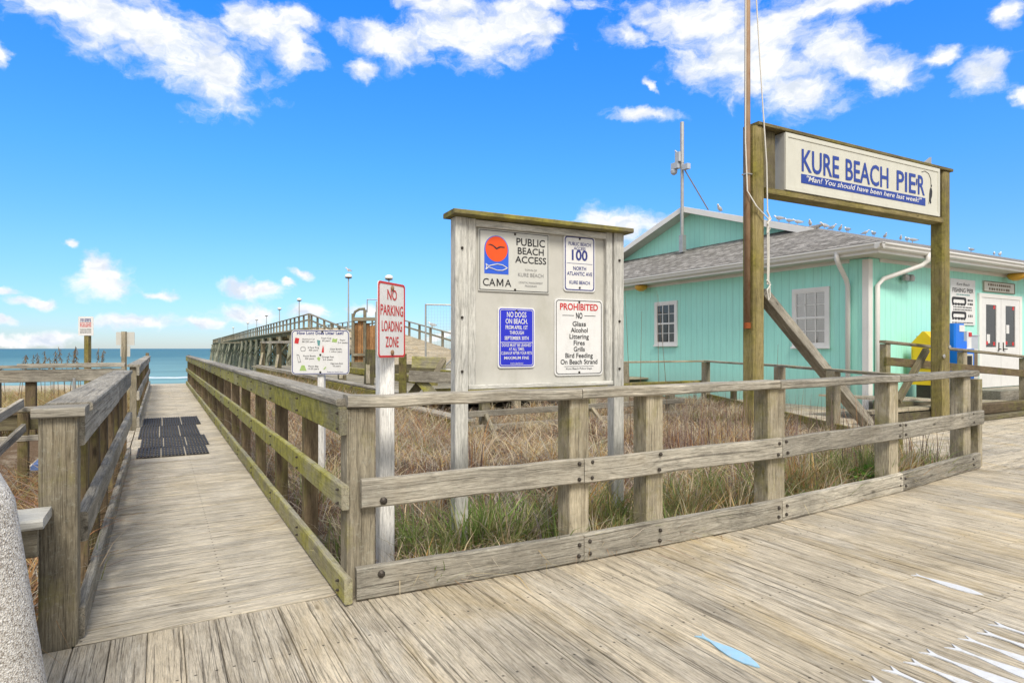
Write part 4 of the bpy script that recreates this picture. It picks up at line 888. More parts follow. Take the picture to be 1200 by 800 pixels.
# antenna mast on the gable
t2 = thing('antenna_mast', (14.45, 14.3, 4.3), 'thin grey mast with small camera and antenna boxes rising above the gable peak', 'mast')
one('pole', M['galv'], t2, lambda mb: (mb.tube([(14.44, 14.30, 4.35), (14.44, 14.30, 8.45)], .055, 8), mb.tube([(14.44, 14.30, 7.2), (14.44, 14.30, 8.5)], .065, 6)))
one('antenna', M['palegrey'], t2, lambda mb: (mb.box((14.30, 14.36, 7.05), (14.46, 14.66, 7.25)), mb.box((14.30, 14.30, 7.2505), (14.46, 14.48, 7.55)), mb.lathe((14.38, 14.60, 6.88), [(.03, 0), (.10, .05), (.12, .14), (.05, .2)], 10), mb.tube([(14.42, 14.4, 7.5), (14.38, 14.55, 7.65)], .03, 6)))
one('camera_box', M['palegrey'], t2, lambda mb: mb.box((14.36, 14.0, 6.95), (14.5, 14.22, 7.12)))
one('stay', M['galv'], t2, lambda mb: mb.tube([(14.46, 14.2, 6.95), (15.65, 14.33, 5.85)], .022, 6))
one('mount', M['galv'], t2, lambda mb: mb.box((14.38, 14.22, 4.36), (14.54, 14.38, 4.9)))

# ------------------------------------------------------------------ boxes by the wall
def newsbox():
    x0, y0, z0 = 14.82, 6.6, .34
    t = thing('newspaper_box', (15.3, 6.75, z0), 'bright blue newspaper vending box standing by the aqua wall', 'newspaper box')
    one('body', M['bluebox'], t, lambda mb: (mb.box((x0, y0, z0+.05), (x0+.56, y0+.42, z0+.95), c=.02), mb.box((x0, y0+.12, z0+.951), (x0+.40, y0+.42, z0+1.5), c=.03), mb.box((x0+.40, y0+.14, z0+.951), (x0+.55, y0+.42, z0+1.12), c=.02), mb.box((x0+.03, y0+.05, z0-.03), (x0+.53, y0+.37, z0+.049), c=.01)))
    one('window', M['black'], t, lambda mb: mb.box((x0+.20, y0-.012, z0+.50), (x0+.42, y0-.002, z0+.80)))
    one('frame', M['cream'], t, lambda mb: ring(mb, Frame((0, y0, 0), (1, 0, 0)), [(x0+.16, z0+.46), (x0+.46, z0+.46), (x0+.46, z0+.84), (x0+.16, z0+.84)], [(x0+.20, z0+.5), (x0+.42, z0+.5), (x0+.42, z0+.8), (x0+.20, z0+.8)], 0, .016))
    one('label_plate', M['white'], t, lambda mb: mb.box((x0+.16, y0+.108, z0+1.32), (x0+.38, y0+.119, z0+1.46)))
    one('price_label', M['white'], t, lambda mb: mb.box((x0+.20, y0-.01, z0+.12), (x0+.45, y0-.002, z0+.22)))
newsbox()
t = thing('newspaper_box', (16.3, 6.8, .25), 'slim white newspaper rack on a pole beside the doors', 'newspaper box')
one('body', M['white'], t, lambda mb: (mb.box((15.42, 6.7, .3), (15.80, 6.98, 1.28), c=.02), mb.box((15.50, 6.78, 1.281), (15.68, 6.93, 1.68), c=.02)))
one('window', M['brownbox'], t, lambda mb: mb.box((15.49, 6.688, .86), (15.73, 6.698, 1.20)))
one('sticker', M['red'], t, lambda mb: mb.box((15.53, 6.766, 1.56), (15.65, 6.778, 1.65)))
tag(one('cabinet', M['palegrey'], None, lambda mb: (mb.box((15.75, 7.0, .28), (16.5, 7.35, 1.58), c=.015), mb.box((15.73, 6.985, 1.581), (16.52, 7.36, 1.61), c=.004), mb.box((15.8, 6.985, .40), (16.1, 6.999, 1.5), c=.004))), 'pale grey metal cabinet against the wall between blue box and doors', 'cabinet')
t = thing('yellow_box', (14.3, 7.0, .25), 'yellow house shaped plastic box with pitched top, behind the right sign pile', 'box')
YF = Frame((14.1, 7.24, 0), (0, -1, 0), n=(-1, 0, 0))
one('body', M['yellow'], t, lambda mb: mb.prism(YF, [(0, .52), (.48, .52), (.48, 1.42), (.26, 1.66), (.22, 1.66), (0, 1.42)], -.34, 0))
one('door', M['yellow'], t, lambda mb: mb.prism(YF, [(.05, .88), (.43, .88), (.43, 1.32), (.05, 1.32)], .002, .02))
one('stand', M['bolt'], t, lambda mb: mb.prism(YF, [(.08, .2), (.40, .2), (.40, .519), (.08, .519)], -.3, -.04))
one('base', M['palegrey'], t, lambda mb: mb.prism(YF, [(.01, .70), (.47, .70), (.47, .80), (.01, .80)], .002, .022))

# ------------------------------------------------------------------ access ramp with railing in front of the house
def az(x): return .42-(x-11)*.055
mb = MB(); 
for k in range(8): 
    yy = 6.28+k*.1405; a = (11.0, yy, az(11.0)-.02); b = (17.8, yy, az(17.8)-.02); mb.board(a, b, .134, .038, c=.005)
tag(mb.build('access_ramp', M['deck']), kind='structure')
t = thing('access_railing', (11.2, 6.15, 0), 'wooden handrail with diagonal braces sloping along the access ramp before the aqua wall', 'railing')
one('top_rail', M['post'], t, lambda mb: mb.board((11.05, 6.15, az(11.05)+1.0), (18.2, 6.15, az(18.2)+1.0), .12, .05, c=.006))
one('mid_rail', M['brown'], t, lambda mb: mb.board((11.1, 6.13, az(11.1)+.66), (18.2, 6.13, az(18.2)+.62), .04, .15, c=.006))
for x in (11.18, 13.9, 16.6):
    one('post', M['post'], t, lambda mb: mb.board((x, 6.18, -.1), (x, 6.18, az(x)+.97), .14, .12, up=(0, 1, 0)))
one('brace', M['dark'], t, lambda mb: mb.board((12.35, 6.08, az(12.3)+.92), (11.15, 5.95, .38), .10, .09))
one('brace', M['post'], t, lambda mb: mb.board((16.55, 6.0, .42), (15.4, 5.45, -.02), .12, .10))
one('stringer', M['dark'], t, lambda mb: mb.board((10.9, 6.20, az(10.9)-.13), (17.9, 6.20, az(17.9)-.13), .06, .17))
one('step', M['post'], t, lambda mb: mb.board((10.2, 5.98, .23), (15.2, 5.98, .20), .26, .045))
one('riser', M['dark'], t, lambda mb: mb.board((10.0, 5.86, .10), (15.2, 5.86, .085), .06, .16))
t = thing('timber_kerb', (14.5, 5.5, 0), 'thick brown timber kerb beam lying on the deck beside the access ramp', 'kerb')
one('beam', M['brown'], t, lambda mb: mb.board((12.9, 5.62, .17), (17.5, 5.62, .15), .18, .20, c=.02))
one('lower_beam', M['dark'], t, lambda mb: mb.board((12.4, 5.40, .045), (17.5, 5.40, .045), .14, .08, c=.01))

# rear railing behind the planting
t = thing('garden_railing', (9.6, 7.2, 0), 'thin topped wooden railing behind the dry grass bed in front of the aqua wall', 'railing')
def rr(mb):
    pts = [(7.80, 4.1, .965), (9.75, 7.3, .985), (11.46, 10.6, .99), (6.0, 10.72, .985)]
    for a, b in zip(pts, pts[1:]): mb.board(a, b, .13, .04, c=.005, nseg=4, jit=.004)
one('top_rail', M['post'], t, rr)
for x, y in ((9.70, 7.22), (11.36, 10.48), (8.6, 5.5), (9.0, 10.66), (6.2, 10.66)):
    one('post', M['post'], t, lambda mb: mb.board((x, y, -.3), (x, y, .965), .15, .14, up=(0, 1, 0)))
one('kerb_board', M['kerb_moss'], t, lambda mb: (mb.board((7.85, 4.15, .10), (11.4, 10.5, .12), .05, .20, nseg=3), mb.board((11.4, 10.62, .42), (4.2, 10.62, .44), .06, .22)))
tag(one('stub_post', M['dark'], None, lambda mb: (mb.board((11.0, 9.35, -.2), (11.0, 9.35, .55), .11, .11, up=(0, 1, 0), c=.012), mb.board((11.0, 9.35, .551), (11.0, 9.35, .575), .13, .13, up=(0, 1, 0), c=.008))), 'short dark stub post beside the garden railing before the aqua wall', 'post')

# ------------------------------------------------------------------ pier approach
mb = MB(); y = 10.7
while y < 33:
    plank_run(mb, (3.95, y+.1), (8.0 if y < 14 else 17.3, y+.1), w=.2, z=.42, t=.05, maxlen=6); y += .2
tag(mb.build('pier_approach', M['pier']), kind='structure')
for x_, lb in ((5.6, 'long mossy timber kerb along the pier approach behind the barrier posts'), (7.6, 'second mossy timber kerb farther into the pier approach')):
    o = MB(); o.board((x_, 13.5, .52), (x_+.5, 32, .54), .22, .20, c=.02, nseg=6, jit=.01); tag(o.build('timber_kerb', M['kerb_moss']), lb, 'kerb')
t = thing('retaining_wall', (3.9, 20, 0), 'long mossy timber edging wall along the left side of the pier approach', 'wall')
def rw(mb):
    for i in range(3): mb.board((3.90-.012*i, 10.6, .325-i*.19), (4.2, 33, .325-i*.19), .08, .18, c=.01, nseg=6, jit=.006)
one('upper_boards', M['kerb_moss'], t, rw)
def rw2(mb):
    for i in range(3): mb.board((3.86-.012*i, 8.15, .145-i*.19), (3.87-.012*i, 10.59, .145-i*.19), .08, .18, c=.01, nseg=3, jit=.004)
one('lower_boards', M['kerb_moss'], t, rw2)
one('cap', M['grey'], t, lambda mb: (mb.board((3.92, 8.15, .245), (3.93, 10.6, .245), .24, .04, c=.006), mb.board((3.97, 10.6, .447), (4.25, 33, .447), .2, .045, c=.006, nseg=5, jit=.004)))
t = thing('low_rail', (5.5, 8.2, 0), 'low guard rail of pale and mossy boards behind the notice board', 'railing')
for z, h, m, w_ in ((.10, .10, 'grey', .05), (.325, .09, 'grey', .05), (.62, .14, 'kerb_moss', .06)):
    one('board', M[m], t, lambda mb: mb.board((3.95, 8.2, z), (8.4, 8.28, z+.01), w_, h, c=.006, nseg=4, jit=.004))
for x in (4.28, 6.3, 8.1): one('post', M['post'], t, lambda mb: mb.board((x, 8.32, -.3), (x, 8.32, .70), .14, .12, up=(0, 1, 0), c=.008))
for x in (4.22, 6.2): one('brace', M['post'], t, lambda mb: mb.board((x, 8.15, .30), (x-.12, 7.55, -.02), .06, .06))

t = thing('approach_barrier', (4.3, 20, .4), 'row of dark leaning barrier posts with knee braces along the pier approach edge', 'barrier')
for y, lean, h in ((14.5, .06, .85), (17.0, -.03, .8), (19.8, .02, .8), (23.0, 0, .95), (28, 0, 1.1), (33, 0, 1.2)):
    one('post', M['dark'], t, lambda mb: mb.board((4.33+.008*(y-14), y, .2), (4.33+lean+.008*(y-14), y, .42+h), .2, .2, up=(0, 1, 0), c=.015))
    one('brace', M['post'], t, lambda mb: mb.board((4.30+.008*(y-14), y-.05, .42+h*.55), (4.10+.008*(y-14), y-.75, .47), .09, .09))
one('top_rail', M['grey'], t, lambda mb: mb.board((4.42, 22.0, 1.52), (4.50, 33.6, 1.60), .16, .10))
one('mid_rail', M['dark'], t, lambda mb: mb.board((4.40, 14.5, .78), (6.3, 14.9, .80), .05, .22))
# bench
t = thing('bench', (4.3, 10.2, .42), 'rough plank bench with splayed legs behind the parking sign post', 'bench')
BF = Frame((3.86, 10.02, 0), (math.cos(R(-24)), math.sin(R(-24)), 0))
BF = Frame((3.95, 10.55, 0), (.93, -.36, 0))
one('backrest', M['mossy'], t, lambda mb: mb.board(BF.p(0, 1.05, -.05), BF.p(.62, 1.03, -.05), .045, .21, up=(0, 0, 1)))
one('seat', M['grey'], t, lambda mb: (mb.board(BF.p(-.05, .80, .06), BF.p(.78, .76, .06), .06, .20), mb.board(BF.p(-.05, .84, -.12), BF.p(.78, .80, -.12), .22, .045)))
one('leg', M['mossy'], t, lambda mb: mb.board(BF.p(.10, .78, .0), BF.p(.42, .42, .0), .18, .06, up=BF.n))
one('leg', M['dark'], t, lambda mb: mb.board(BF.p(.25, .78, -.15), BF.p(-.02, .42, -.15), .16, .06, up=BF.n))
one('arm_post', M['post'], t, lambda mb: mb.board(BF.p(.58, 1.12, -.02), BF.p(.40, .78, -.02), .10, .06, up=BF.n))
one('side_post', M['brown'], t, lambda mb: mb.board(BF.p(-.16, .3, .0), BF.p(-.16, 1.20, .0), .14, .10, up=BF.n))
# brown kiosk and wire gate
t = thing('ticket_gate', (7, 23.6, .4), 'brown boarded gate hut with pale uprights and rounded top beside the parking sign', 'gate')
KF = Frame((6.55, 23.9, 0), CR)
one('panel', M['rust_panel'], t, lambda mb: [mb.board(KF.p(.08+i*.16, .45, -.02), KF.p(.08+i*.16, 2.30+.12*math.sin(i*1.1), -.02), .15, .05, up=KF.n) for i in range(6)])
one('side_panel', M['rust_panel'], t, lambda mb: mb.board(KF.p(-.02, .45, -.45), KF.p(-.02, 2.2, -.45), .05, .8, up=KF.n))
for x, h in ((0, 2.65), (.46, 2.80), (.92, 2.72)): one('post', M['pier'], t, lambda mb: mb.board(KF.p(x, .42, .05), KF.p(x, h, .05), .11, .09, up=KF.n))
one('arch', M['pier'], t, lambda mb: (mb.tube([KF.p(0, 2.5, .06), KF.p(.08, 2.72, .06), KF.p(.25, 2.82, .06), KF.p(.46, 2.84, .06)], .05, 6), None))
for z_, h_ in ((1.05, .10), (2.43, .14), (.62, .3)): one('rail', M['pier'], t, lambda mb: mb.board(KF.p(0, z_, .12), KF.p(1.0, z_, .12), .05, h_))
one('wire_frame', M['galv'], t, lambda mb: [mb.tube([KF.p(*a, .05), KF.p(*b, .05)], .022, 6) for a, b in (((.55, 2.7), (.55, 3.2)), ((.55, 3.2), (.98, 3.2)), ((.98, 3.2), (.98, 2.7)))])
t = thing('wire_gate', (7.6, 18.6, .4), 'tall steel pipe gate frame filled with fine wire mesh left of the notice board', 'gate')
WF = Frame((7.5, 18.75, 0), CR)
one('frame', M['galv'], t, lambda mb: (mb.tube([WF.p(0, .42), WF.p(0, 2.74)], .032, 8), mb.tube([WF.p(1.45, .42), WF.p(1.45, 2.72)], .03, 8), mb.tube([WF.p(0, 2.72), WF.p(1.45, 2.70)], .026, 8), mb.tube([WF.p(0, .6), WF.p(1.45, .6)], .026, 8), mb.tube([WF.p(.3, .42, .1), WF.p(1.3, 1.35, .1)], .03, 6)))
def wires(mb):
    for i in range(1, 15): mb.tube([WF.p(i*.0967, .6), WF.p(i*.0967, 2.7)], .0022, 3)
    for i in range(1, 21): mb.tube([WF.p(0, .6+i*.1), WF.p(1.45, .6+i*.1)], .0022, 3)
one('wire_mesh', M['galv'], t, wires)

# ------------------------------------------------------------------ the pier
t = thing('pier', (13, 60, -3.5), 'long wooden fishing pier on mossy piles running far out into the sea', 'pier')
def px0(y): return 10.5+(y-51.5)*.0265
def pier_z(y): return 3.0 if y >= 51.5 else .42+(3.0-.42)*(y-32)/19.5
PW = 6.6; YE = 225
one('deck', M['pier'], t, lambda mb: (mb.board((px0(51.5)+PW/2, 51.5, 2.93), (px0(YE)+PW/2, YE, 2.93), PW+.5, .14, nseg=12),))
one('gangway', M['deck'], t, lambda mb: [mb.board((px0(51.5)+.0, y, pier_z(y)-.05), (px0(51.5)+PW, y, pier_z(y)-.05), .29, .06) for y in np.arange(32.1, 51.4, .3)])
one('beam', M['dark'], t, lambda mb: [mb.board((px0(51.5)+dx, 51.3, 2.66), (px0(YE)+dx, YE, 2.66), .3, .38, nseg=10) for dx in (.1, 2.2, 4.4, PW-.1)])
one('gangway_beam', M['pier'], t, lambda mb: [mb.board((px0(51.5)+dx, 32.1, .22), (px0(51.5)+dx, 51.3, 2.75), .2, .26) for dx in (.0, PW)])
pile_src = None
for i in range(24):
    y = 52+i*7.5
    for dx, lean in ((-.1, -.9), (2.1, 0), (4.4, 0), (PW+.1, .7)):
        x = px0(y)+dx; ln = lean*random.uniform(.6, 1.2)
        one('pile', M['pierpile'], t, lambda mb: mb.tube([(x+ln, y+random.uniform(-.3, .3), -4.6), (x, y, 2.5)], [.24, .2], 8))
def braces(mb):
    for i in range(24):
        y = 52.2+i*7.5; x = px0(y)
        mb.board((x-.5, y, 2.36), (x+PW+.5, y, 2.36), .2, .28); mb.board((x-.3, y+.25, 2.2), (x+PW*.5, y+.25, -1.5), .08, .22); mb.board((x+PW+.1, y+.27, 2.2), (x+PW*.5, y+.27, -1.5), .08, .22)
        mb.board((x-.1, y+.3, 2.2), (x-.4, y+6.9, .2), .08, .2)
one('cross_brace', M['dark'], t, braces)
def posts(xf, y0, y1, step, kind=None):
    ys_ = np.arange(y0, y1, step)
    if kind:
        mb = MB()
        for y in ys_: mb.board((xf(y), y, pier_z(y)-.1), (xf(y), y, pier_z(y)+1.08), .13, .13, up=(0, 1, 0))
        mb.build('railing_posts', M['pier'], t)['kind'] = 'stuff'
    else:
        for y in ys_: one('railing_post', M['pier'], t, lambda mb: mb.board((xf(y), y, pier_z(y)-.1), (xf(y), y, pier_z(y)+1.08), .15, .15, up=(0, 1, 0)))
posts(lambda y: px0(y), 51.6, YE, 2.4); posts(lambda y: px0(51.5), 33, 51, 2.2); posts(lambda y: px0(51.5)+PW, 33, 51, 2.2); posts(lambda y: px0(y)+PW, 51.6, YE, 2.4, 1)
def rails(mb):
    for dx in (0, PW):
        for h, s_ in ((1.1, .2), (.62, .05)):
            mb.board((px0(51.5)+dx, 51.5, 3+h), (px0(YE)+dx, YE, 3+h), s_, .06 if h > 1 else .13, nseg=10, jit=.02)
            mb.board((px0(51.5)+dx, 32.4, .42+h), (px0(51.5)+dx, 51.4, 3+h), s_, .06 if h > 1 else .13)
    mb.board((px0(YE), YE, 4.1), (px0(YE)+PW, YE, 4.1), .2, .08)
one('railing', M['pier'], t, rails)
# old raking frame at the far seaward side
one('side_landing', M['pier'], t, lambda mb: (mb.box((px0(120)-3.6, 112, 2.1), (px0(120)-.4, 118, 2.35)), mb.box((px0(120)-3.6, 112, 2.36), (px0(120)-3.4, 118, 3.1))))
one('raking_pile', M['pierpile'], t, lambda mb: [mb.tube([(px0(115)-4.4+i*1.1-.8, 113+i, -4.2), (px0(115)-3.4+i*1.0, 114+i, 2.1)], .2, 8) for i in range(4)])

# lamps along the pier
def lamp(x, y, zb, zt, label):
    t = thing('lamp_post', (x, y, zb), label, 'lamp post', 'lamp posts along the pier')
    one('pole', M['galv'], t, lambda mb: mb.tube([(x, y, zb), (x, y, zt-.3)], [.085, .06], 8))
    one('lamp_head', M['whitetrim'], t, lambda mb: mb.lathe((x, y, zt-.32), [(.10, 0), (.30, .08), (.34, .18), (.27, .32), (.09, .40)], 12), True)
    one('collar', M['black'], t, lambda mb: mb.lathe((x, y, zt-.36), [(.12, 0), (.32, .06), (.28, .10)], 12))
lamp(14.9, 56, 3.0, 8.0, 'tallest pier lamp post with a gull on its globe, above the litter sign')
lamp(15.9, 47.6, 2.4, 7.1, 'pier lamp globe showing just above the parking sign')
for x, y, n in ((16.3, 86.3, 'third nearest pier lamp post, left of the tallest one'), (17.2, 107.7, 'fourth nearest thin pier lamp post'), (18.3, 130, 'fifth nearest small pier lamp post'), (19.1, 150.5, 'sixth nearest tiny pier lamp post'), (19.7, 172, 'seventh nearest tiny pier lamp post'), (20.3, 215, 'farthest tiny pier lamp post at the seaward end')):
    lamp(x, y, 3.0, 8.0, n)

# ------------------------------------------------------------------ beach signs on the left
f = Frame((-1.57, 18.18, 0), CR)
t = thing('beach_sign', (-1.57, 18.25, 0), 'small upright beach rules sign on a dark mossy post before the sea', 'sign')
one('post', M['pile'], t, lambda mb: mb.board(f.p(0, -.4, -.06), f.p(0, 1.72, -.06), .11, .11, up=f.n))
s = one('sign_plate', M['white'], t, lambda mb: mb.prism(f, rrect(-.185, 1.61, .185, 2.075, .02), 0, .006))
k = MB(); [strokes(k, f, -.13, .13, z, .03, .007, 7) for z in (1.99, 1.945)]; k.build('heading', M['inkblue'], s)
k = MB(); [strokes(k, f, -.14, .14, z, .025, .007, 8) for z in (1.90, 1.86, 1.82)]; k.build('lettering', M['red'], s)
k = MB(); [strokes(k, f, -.14, .14, z, .018, .007, 10) for z in (1.76, 1.73, 1.70, 1.67)]; k.build('small_lettering', M['greyink'], s)
f = Frame((-.69, 16.5, 0), CR)
t = thing('beach_sign', (-.69, 16.5, 0), 'back of a pale sign with a smaller plate below, left of the ramp end', 'sign')
one('post', M['post'], t, lambda mb: mb.board(f.p(0, -.4, .04), f.p(0, 1.68, .04), .09, .07, up=f.n))
one('sign_plate', M['signgrey'], t, lambda mb: (mb.prism(f, rrect(-.21, 1.37, .21, 1.67, .015), -.012, -.002), mb.prism(f, rrect(-.11, 1.11, .11, 1.36, .01), -.012, -.002)))

# ------------------------------------------------------------------ painted fish on the deck
def fish(x, y, L, w, mat, label, group=None):
    # tail at (x,y), nose towards -y
    o = [(0, 0), (-.30, .06), (-.10, -.04), (-.07, -.16), (-.30, -.38), (-.44, -.60), (-.36, -.80), (-.15, -.94), (0, -1), (.16, -.93), (.36, -.78), (.44, -.60), (.34, -.42), (.07, -.16), (.10, -.04), (.30, .06)]
    f = Frame((x, y, 0), (1, 0, 0), n=(0, 0, 1), u=(0, 1, 0)); mb = MB(); mb.prism(f, [(a*w, b*L) for a, b in o], -.001, .0045)
    tag(mb.build('painted_fish', mat), label, 'painted fish', group)
fish(2.12, 1.98, .31, .085, M['fishblue'], 'single pale blue fish painted on the boardwalk planks')
fish(3.76, 1.90, .33, .085, M['fishwhite'], 'lone slender white fish painted on the boardwalk, apart from the school')
for i, (x, n) in enumerate(zip(np.arange(2.42, 3.9, .142), ('leftmost', 'second from the left', 'third from the left', 'fourth from the left', 'fifth from the left', 'sixth from the left', 'seventh from the left', 'eighth from the left', 'ninth from the left', 'tenth from the left', 'eleventh from the left'))):
    if i < 8: fish(float(x), 1.37+random.uniform(-.02, .02), .52, .105, M['fishwhite'], f'white fish painted in the school on the deck, {n} in the row', 'white fish school painted on the deck')

# ------------------------------------------------------------------ gulls
def gull_mesh():
    mb = MB(); c = []
    spine = [(-.26, .105, .006, .012), (-.20, .115, .02, .035), (-.12, .13, .05, .06), (-.02, .145, .072, .078), (.07, .16, .068, .072), (.12, .195, .045, .045), (.145, .235, .034, .034), (.17, .255, .036, .036), (.20, .255, .026, .026), (.222, .247, .009, .009), (.262, .238, .003, .004)]
    n = 10; vs = []; fs = []
    for i, (x, z, ry_, rz_) in enumerate(spine):
        for k in range(n):
            a = 2*math.pi*k/n; vs.append((x, ry_*math.cos(a), z+rz_*math.sin(a)))
            top = math.sin(a) > -.25
            c.append((.12, .12, .12, 1) if i < 1 else ((.36, .38, .40, 1) if (i < 5 and top) else ((.6, .35, .05, 1) if i >= 9 else (.75, .75, .74, 1))))
    for i in range(len(spine)-1):
        for k in range(n): fs.append((i*n+k, i*n+(k+1) % n, (i+1)*n+(k+1) % n, (i+1)*n+k))
    fs.append(tuple(range(n-1, -1, -1))); m = (len(spine)-1)*n; fs.append(tuple(range(m, m+n)))
    for sy in (-1, 1):
        o = len(vs)
        for (x, z, r) in ((-.0, .10, .010), (.0, .0, .007)):
            for k in range(5): a = 2*math.pi*k/5; vs.append((x+r*math.cos(a), sy*.03+r*math.sin(a), z)); c.append((.5, .3, .1, 1))
        for k in range(5): fs.append((o+k, o+(k+1) % 5, o+5+(k+1) % 5, o+5+k))
    mb.raw(vs, fs); mb.c = c
    return mb
g0 = gull_mesh().build('seagull', M['feather'], smooth=True)
ordn = ['first', 'second', 'third', 'fourth', 'fifth', 'sixth', 'seventh', 'eighth', 'ninth', 'tenth', 'eleventh', 'twelfth', 'thirteenth', 'fourteenth', 'fifteenth', 'sixteenth', 'seventeenth']
gx_ = [912, 925, 935, 949, 965, 975, 984, 993, 1013, 1023, 1037, 1054, 1063, 1069, 1138, 1165, 1172]
def put_gull(i, loc, rz, label, group, sc=1.0):
    g = g0 if i == 0 else g0.copy()
    if i: col.objects.link(g)
    g.location = loc; g.rotation_euler = (0, 0, rz); g.scale = (sc, sc, sc); tag(g, label, 'gull', group)
put_gull(0, (16.2, APY, APZ+.005), R(200), 'white and grey gull alone on the roof ridge left of the sign pile', 'gulls on the roof ridge', .9)
for i, p in enumerate(gx_):
    k = (p-600)/720; d = APY/(math.cos(HEAD)-math.sin(HEAD)*k); x = d*(math.cos(HEAD)*k+math.sin(HEAD))
    put_gull(1, (x, APY-random.uniform(-.02, .05), APZ+.0), random.uniform(0, 6.28), f'gull on the roof ridge right of the left sign pile, {ordn[i]} from the left', 'gulls on the roof ridge', random.uniform(.72, .95))
for i, (x, y, z, w) in enumerate(((17.1, 50.0, 3.93, 'gull on the right handrail at the top of the pier gangway'), (17.1, 41.5, 2.80, 'gull on the right handrail halfway down the pier gangway'), (14.9, 56, 8.22, 'gull standing on the globe of the tallest pier lamp post'))):
    put_gull(1, (x, y, z), R(60+70*i), w, 'gulls on the pier', 1.5)

# ------------------------------------------------------------------ grass
def hsv_jit(c, n, j=.18):
    c = np.array(c)[None, :]*(1+rng.uniform(-j, j, (n, 1)))*(1+rng.uniform(-.06, .06, (n, 3))); return np.clip(c, .005, 1)
def blades(P, H, W, bend, C, name, parent=None, droop=None):
    """curved grass blades: P base points, H lengths, W widths, bend sideways reach, C colours"""
    n = len(P); ang = rng.uniform(0, 2*np.pi, n); dirv = np.stack([np.cos(ang), np.sin(ang)], 1); side = np.stack([-np.sin(ang), np.cos(ang)], 1)
    sa = rng.uniform(0, np.pi, n); side = np.stack([np.cos(sa), np.sin(sa)], 1)
    lv = [0, .35, .7, 1.0]; V = np.zeros((n, 7, 3)); i = 0
    for q, l in enumerate(lv):
        reach = bend*H*(l**1.8); up = H*(l-.38*np.clip(bend, 0, 1.6)*l**2.4)
        cx = P[:, 0]+dirv[:, 0]*reach; cy = P[:, 1]+dirv[:, 1]*reach; cz = P[:, 2]+up
        ww = W*(1-.75*l)/2
        if q < 3:
            V[:, i] = np.stack([cx-side[:, 0]*ww, cy-side[:, 1]*ww, cz], 1); V[:, i+1] = np.stack([cx+side[:, 0]*ww, cy+side[:, 1]*ww, cz], 1); i += 2
        else: V[:, i] = np.stack([cx, cy, cz], 1)
    base = (np.arange(n)*7)[:, None]
    quads = np.concatenate([base+np.array([[0, 1, 3, 2]]), base+np.array([[2, 3, 5, 4]])]); tris = base+np.array([[4, 5, 6]])
    me = bpy.data.meshes.new(name); L = parent.location if parent is not None else Vector((0, 0, 0))
    VV = V.reshape(-1, 3)-np.array(L)
    me.vertices.add(n*7); me.vertices.foreach_set('co', VV.astype(np.float32).ravel())
    nq, ntri = len(quads), len(tris); me.loops.add(nq*4+ntri*3); me.polygons.add(nq+ntri)
    me.loops.foreach_set('vertex_index', np.concatenate([quads.ravel(), tris.ravel()]).astype(np.int32))
    me.polygons.foreach_set('loop_start', np.concatenate([np.arange(nq)*4, nq*4+np.arange(ntri)*3]).astype(np.int32))
    me.update(calc_edges=True)
    cc = np.ones((n, 7, 4)); cc[:, :, :3] = C[:, None, :]
    a = me.attributes.new('col', 'FLOAT_COLOR', 'POINT'); a.data.foreach_set('color', cc.astype(np.float32).ravel())
    me.materials.append(M['blade']); o = bpy.data.objects.new(name, me); col.objects.link(o)
    if parent is not None: o.parent = parent
    return o
TAN = (.50, .38, .19); STRAW = (.64, .54, .36); RUST = (.40, .22, .10); PURP = (.30, .21, .17); GRN = (.20, .27, .085); OLV = (.33, .33, .14); GREY = (.50, .45, .37)
def pick(n, cols, w):
    idx = rng.choice(len(cols), n, p=np.array(w)/sum(w)); out = np.zeros((n, 3))
    for i, c in enumerate(cols):
        m = idx == i; out[m] = hsv_jit(c, m.sum())
    return out
def area(n, x0, x1, y0, y1, ok):
    P = np.stack([rng.uniform(x0, x1, n), rng.uniform(y0, y1, n)], 1); P = P[ok(P[:, 0], P[:, 1])]
    return np.concatenate([P, ground_z(P[:, 0], P[:, 1])[:, None]-.02], 1)
RX = lambda y: np.interp(y, [p[1] for p in REAR], [p[0] for p in REAR])
def bed(x, y):
    return (x > 1.0) & (y > np.interp(x, [p[0] for p in FENCE], [p[1] for p in FENCE])+.07) & ((y < 3.95) | (x < RX(y)-.1)) & ((x < 3.75) | (x > 4.05) | (y < 8.1)) & (x < 7.75) | ((x > 7.75) & (y > 4) & (x < RX(y)-.1) & (y < 10.4))
allb = []
def clump(P, sc=.9, lo=-.25):  # thin out by a smooth field so that tufts and gaps form
    f = np.sin(P[:, 0]*sc*3.1+P[:, 1]*1.3)+np.sin(P[:, 1]*sc*4.3-P[:, 0]*1.9+2)+.8*np.sin(P[:, 0]*7.3+P[:, 1]*6.1)
    return P[f+rng.normal(0, .7, len(P)) > lo]
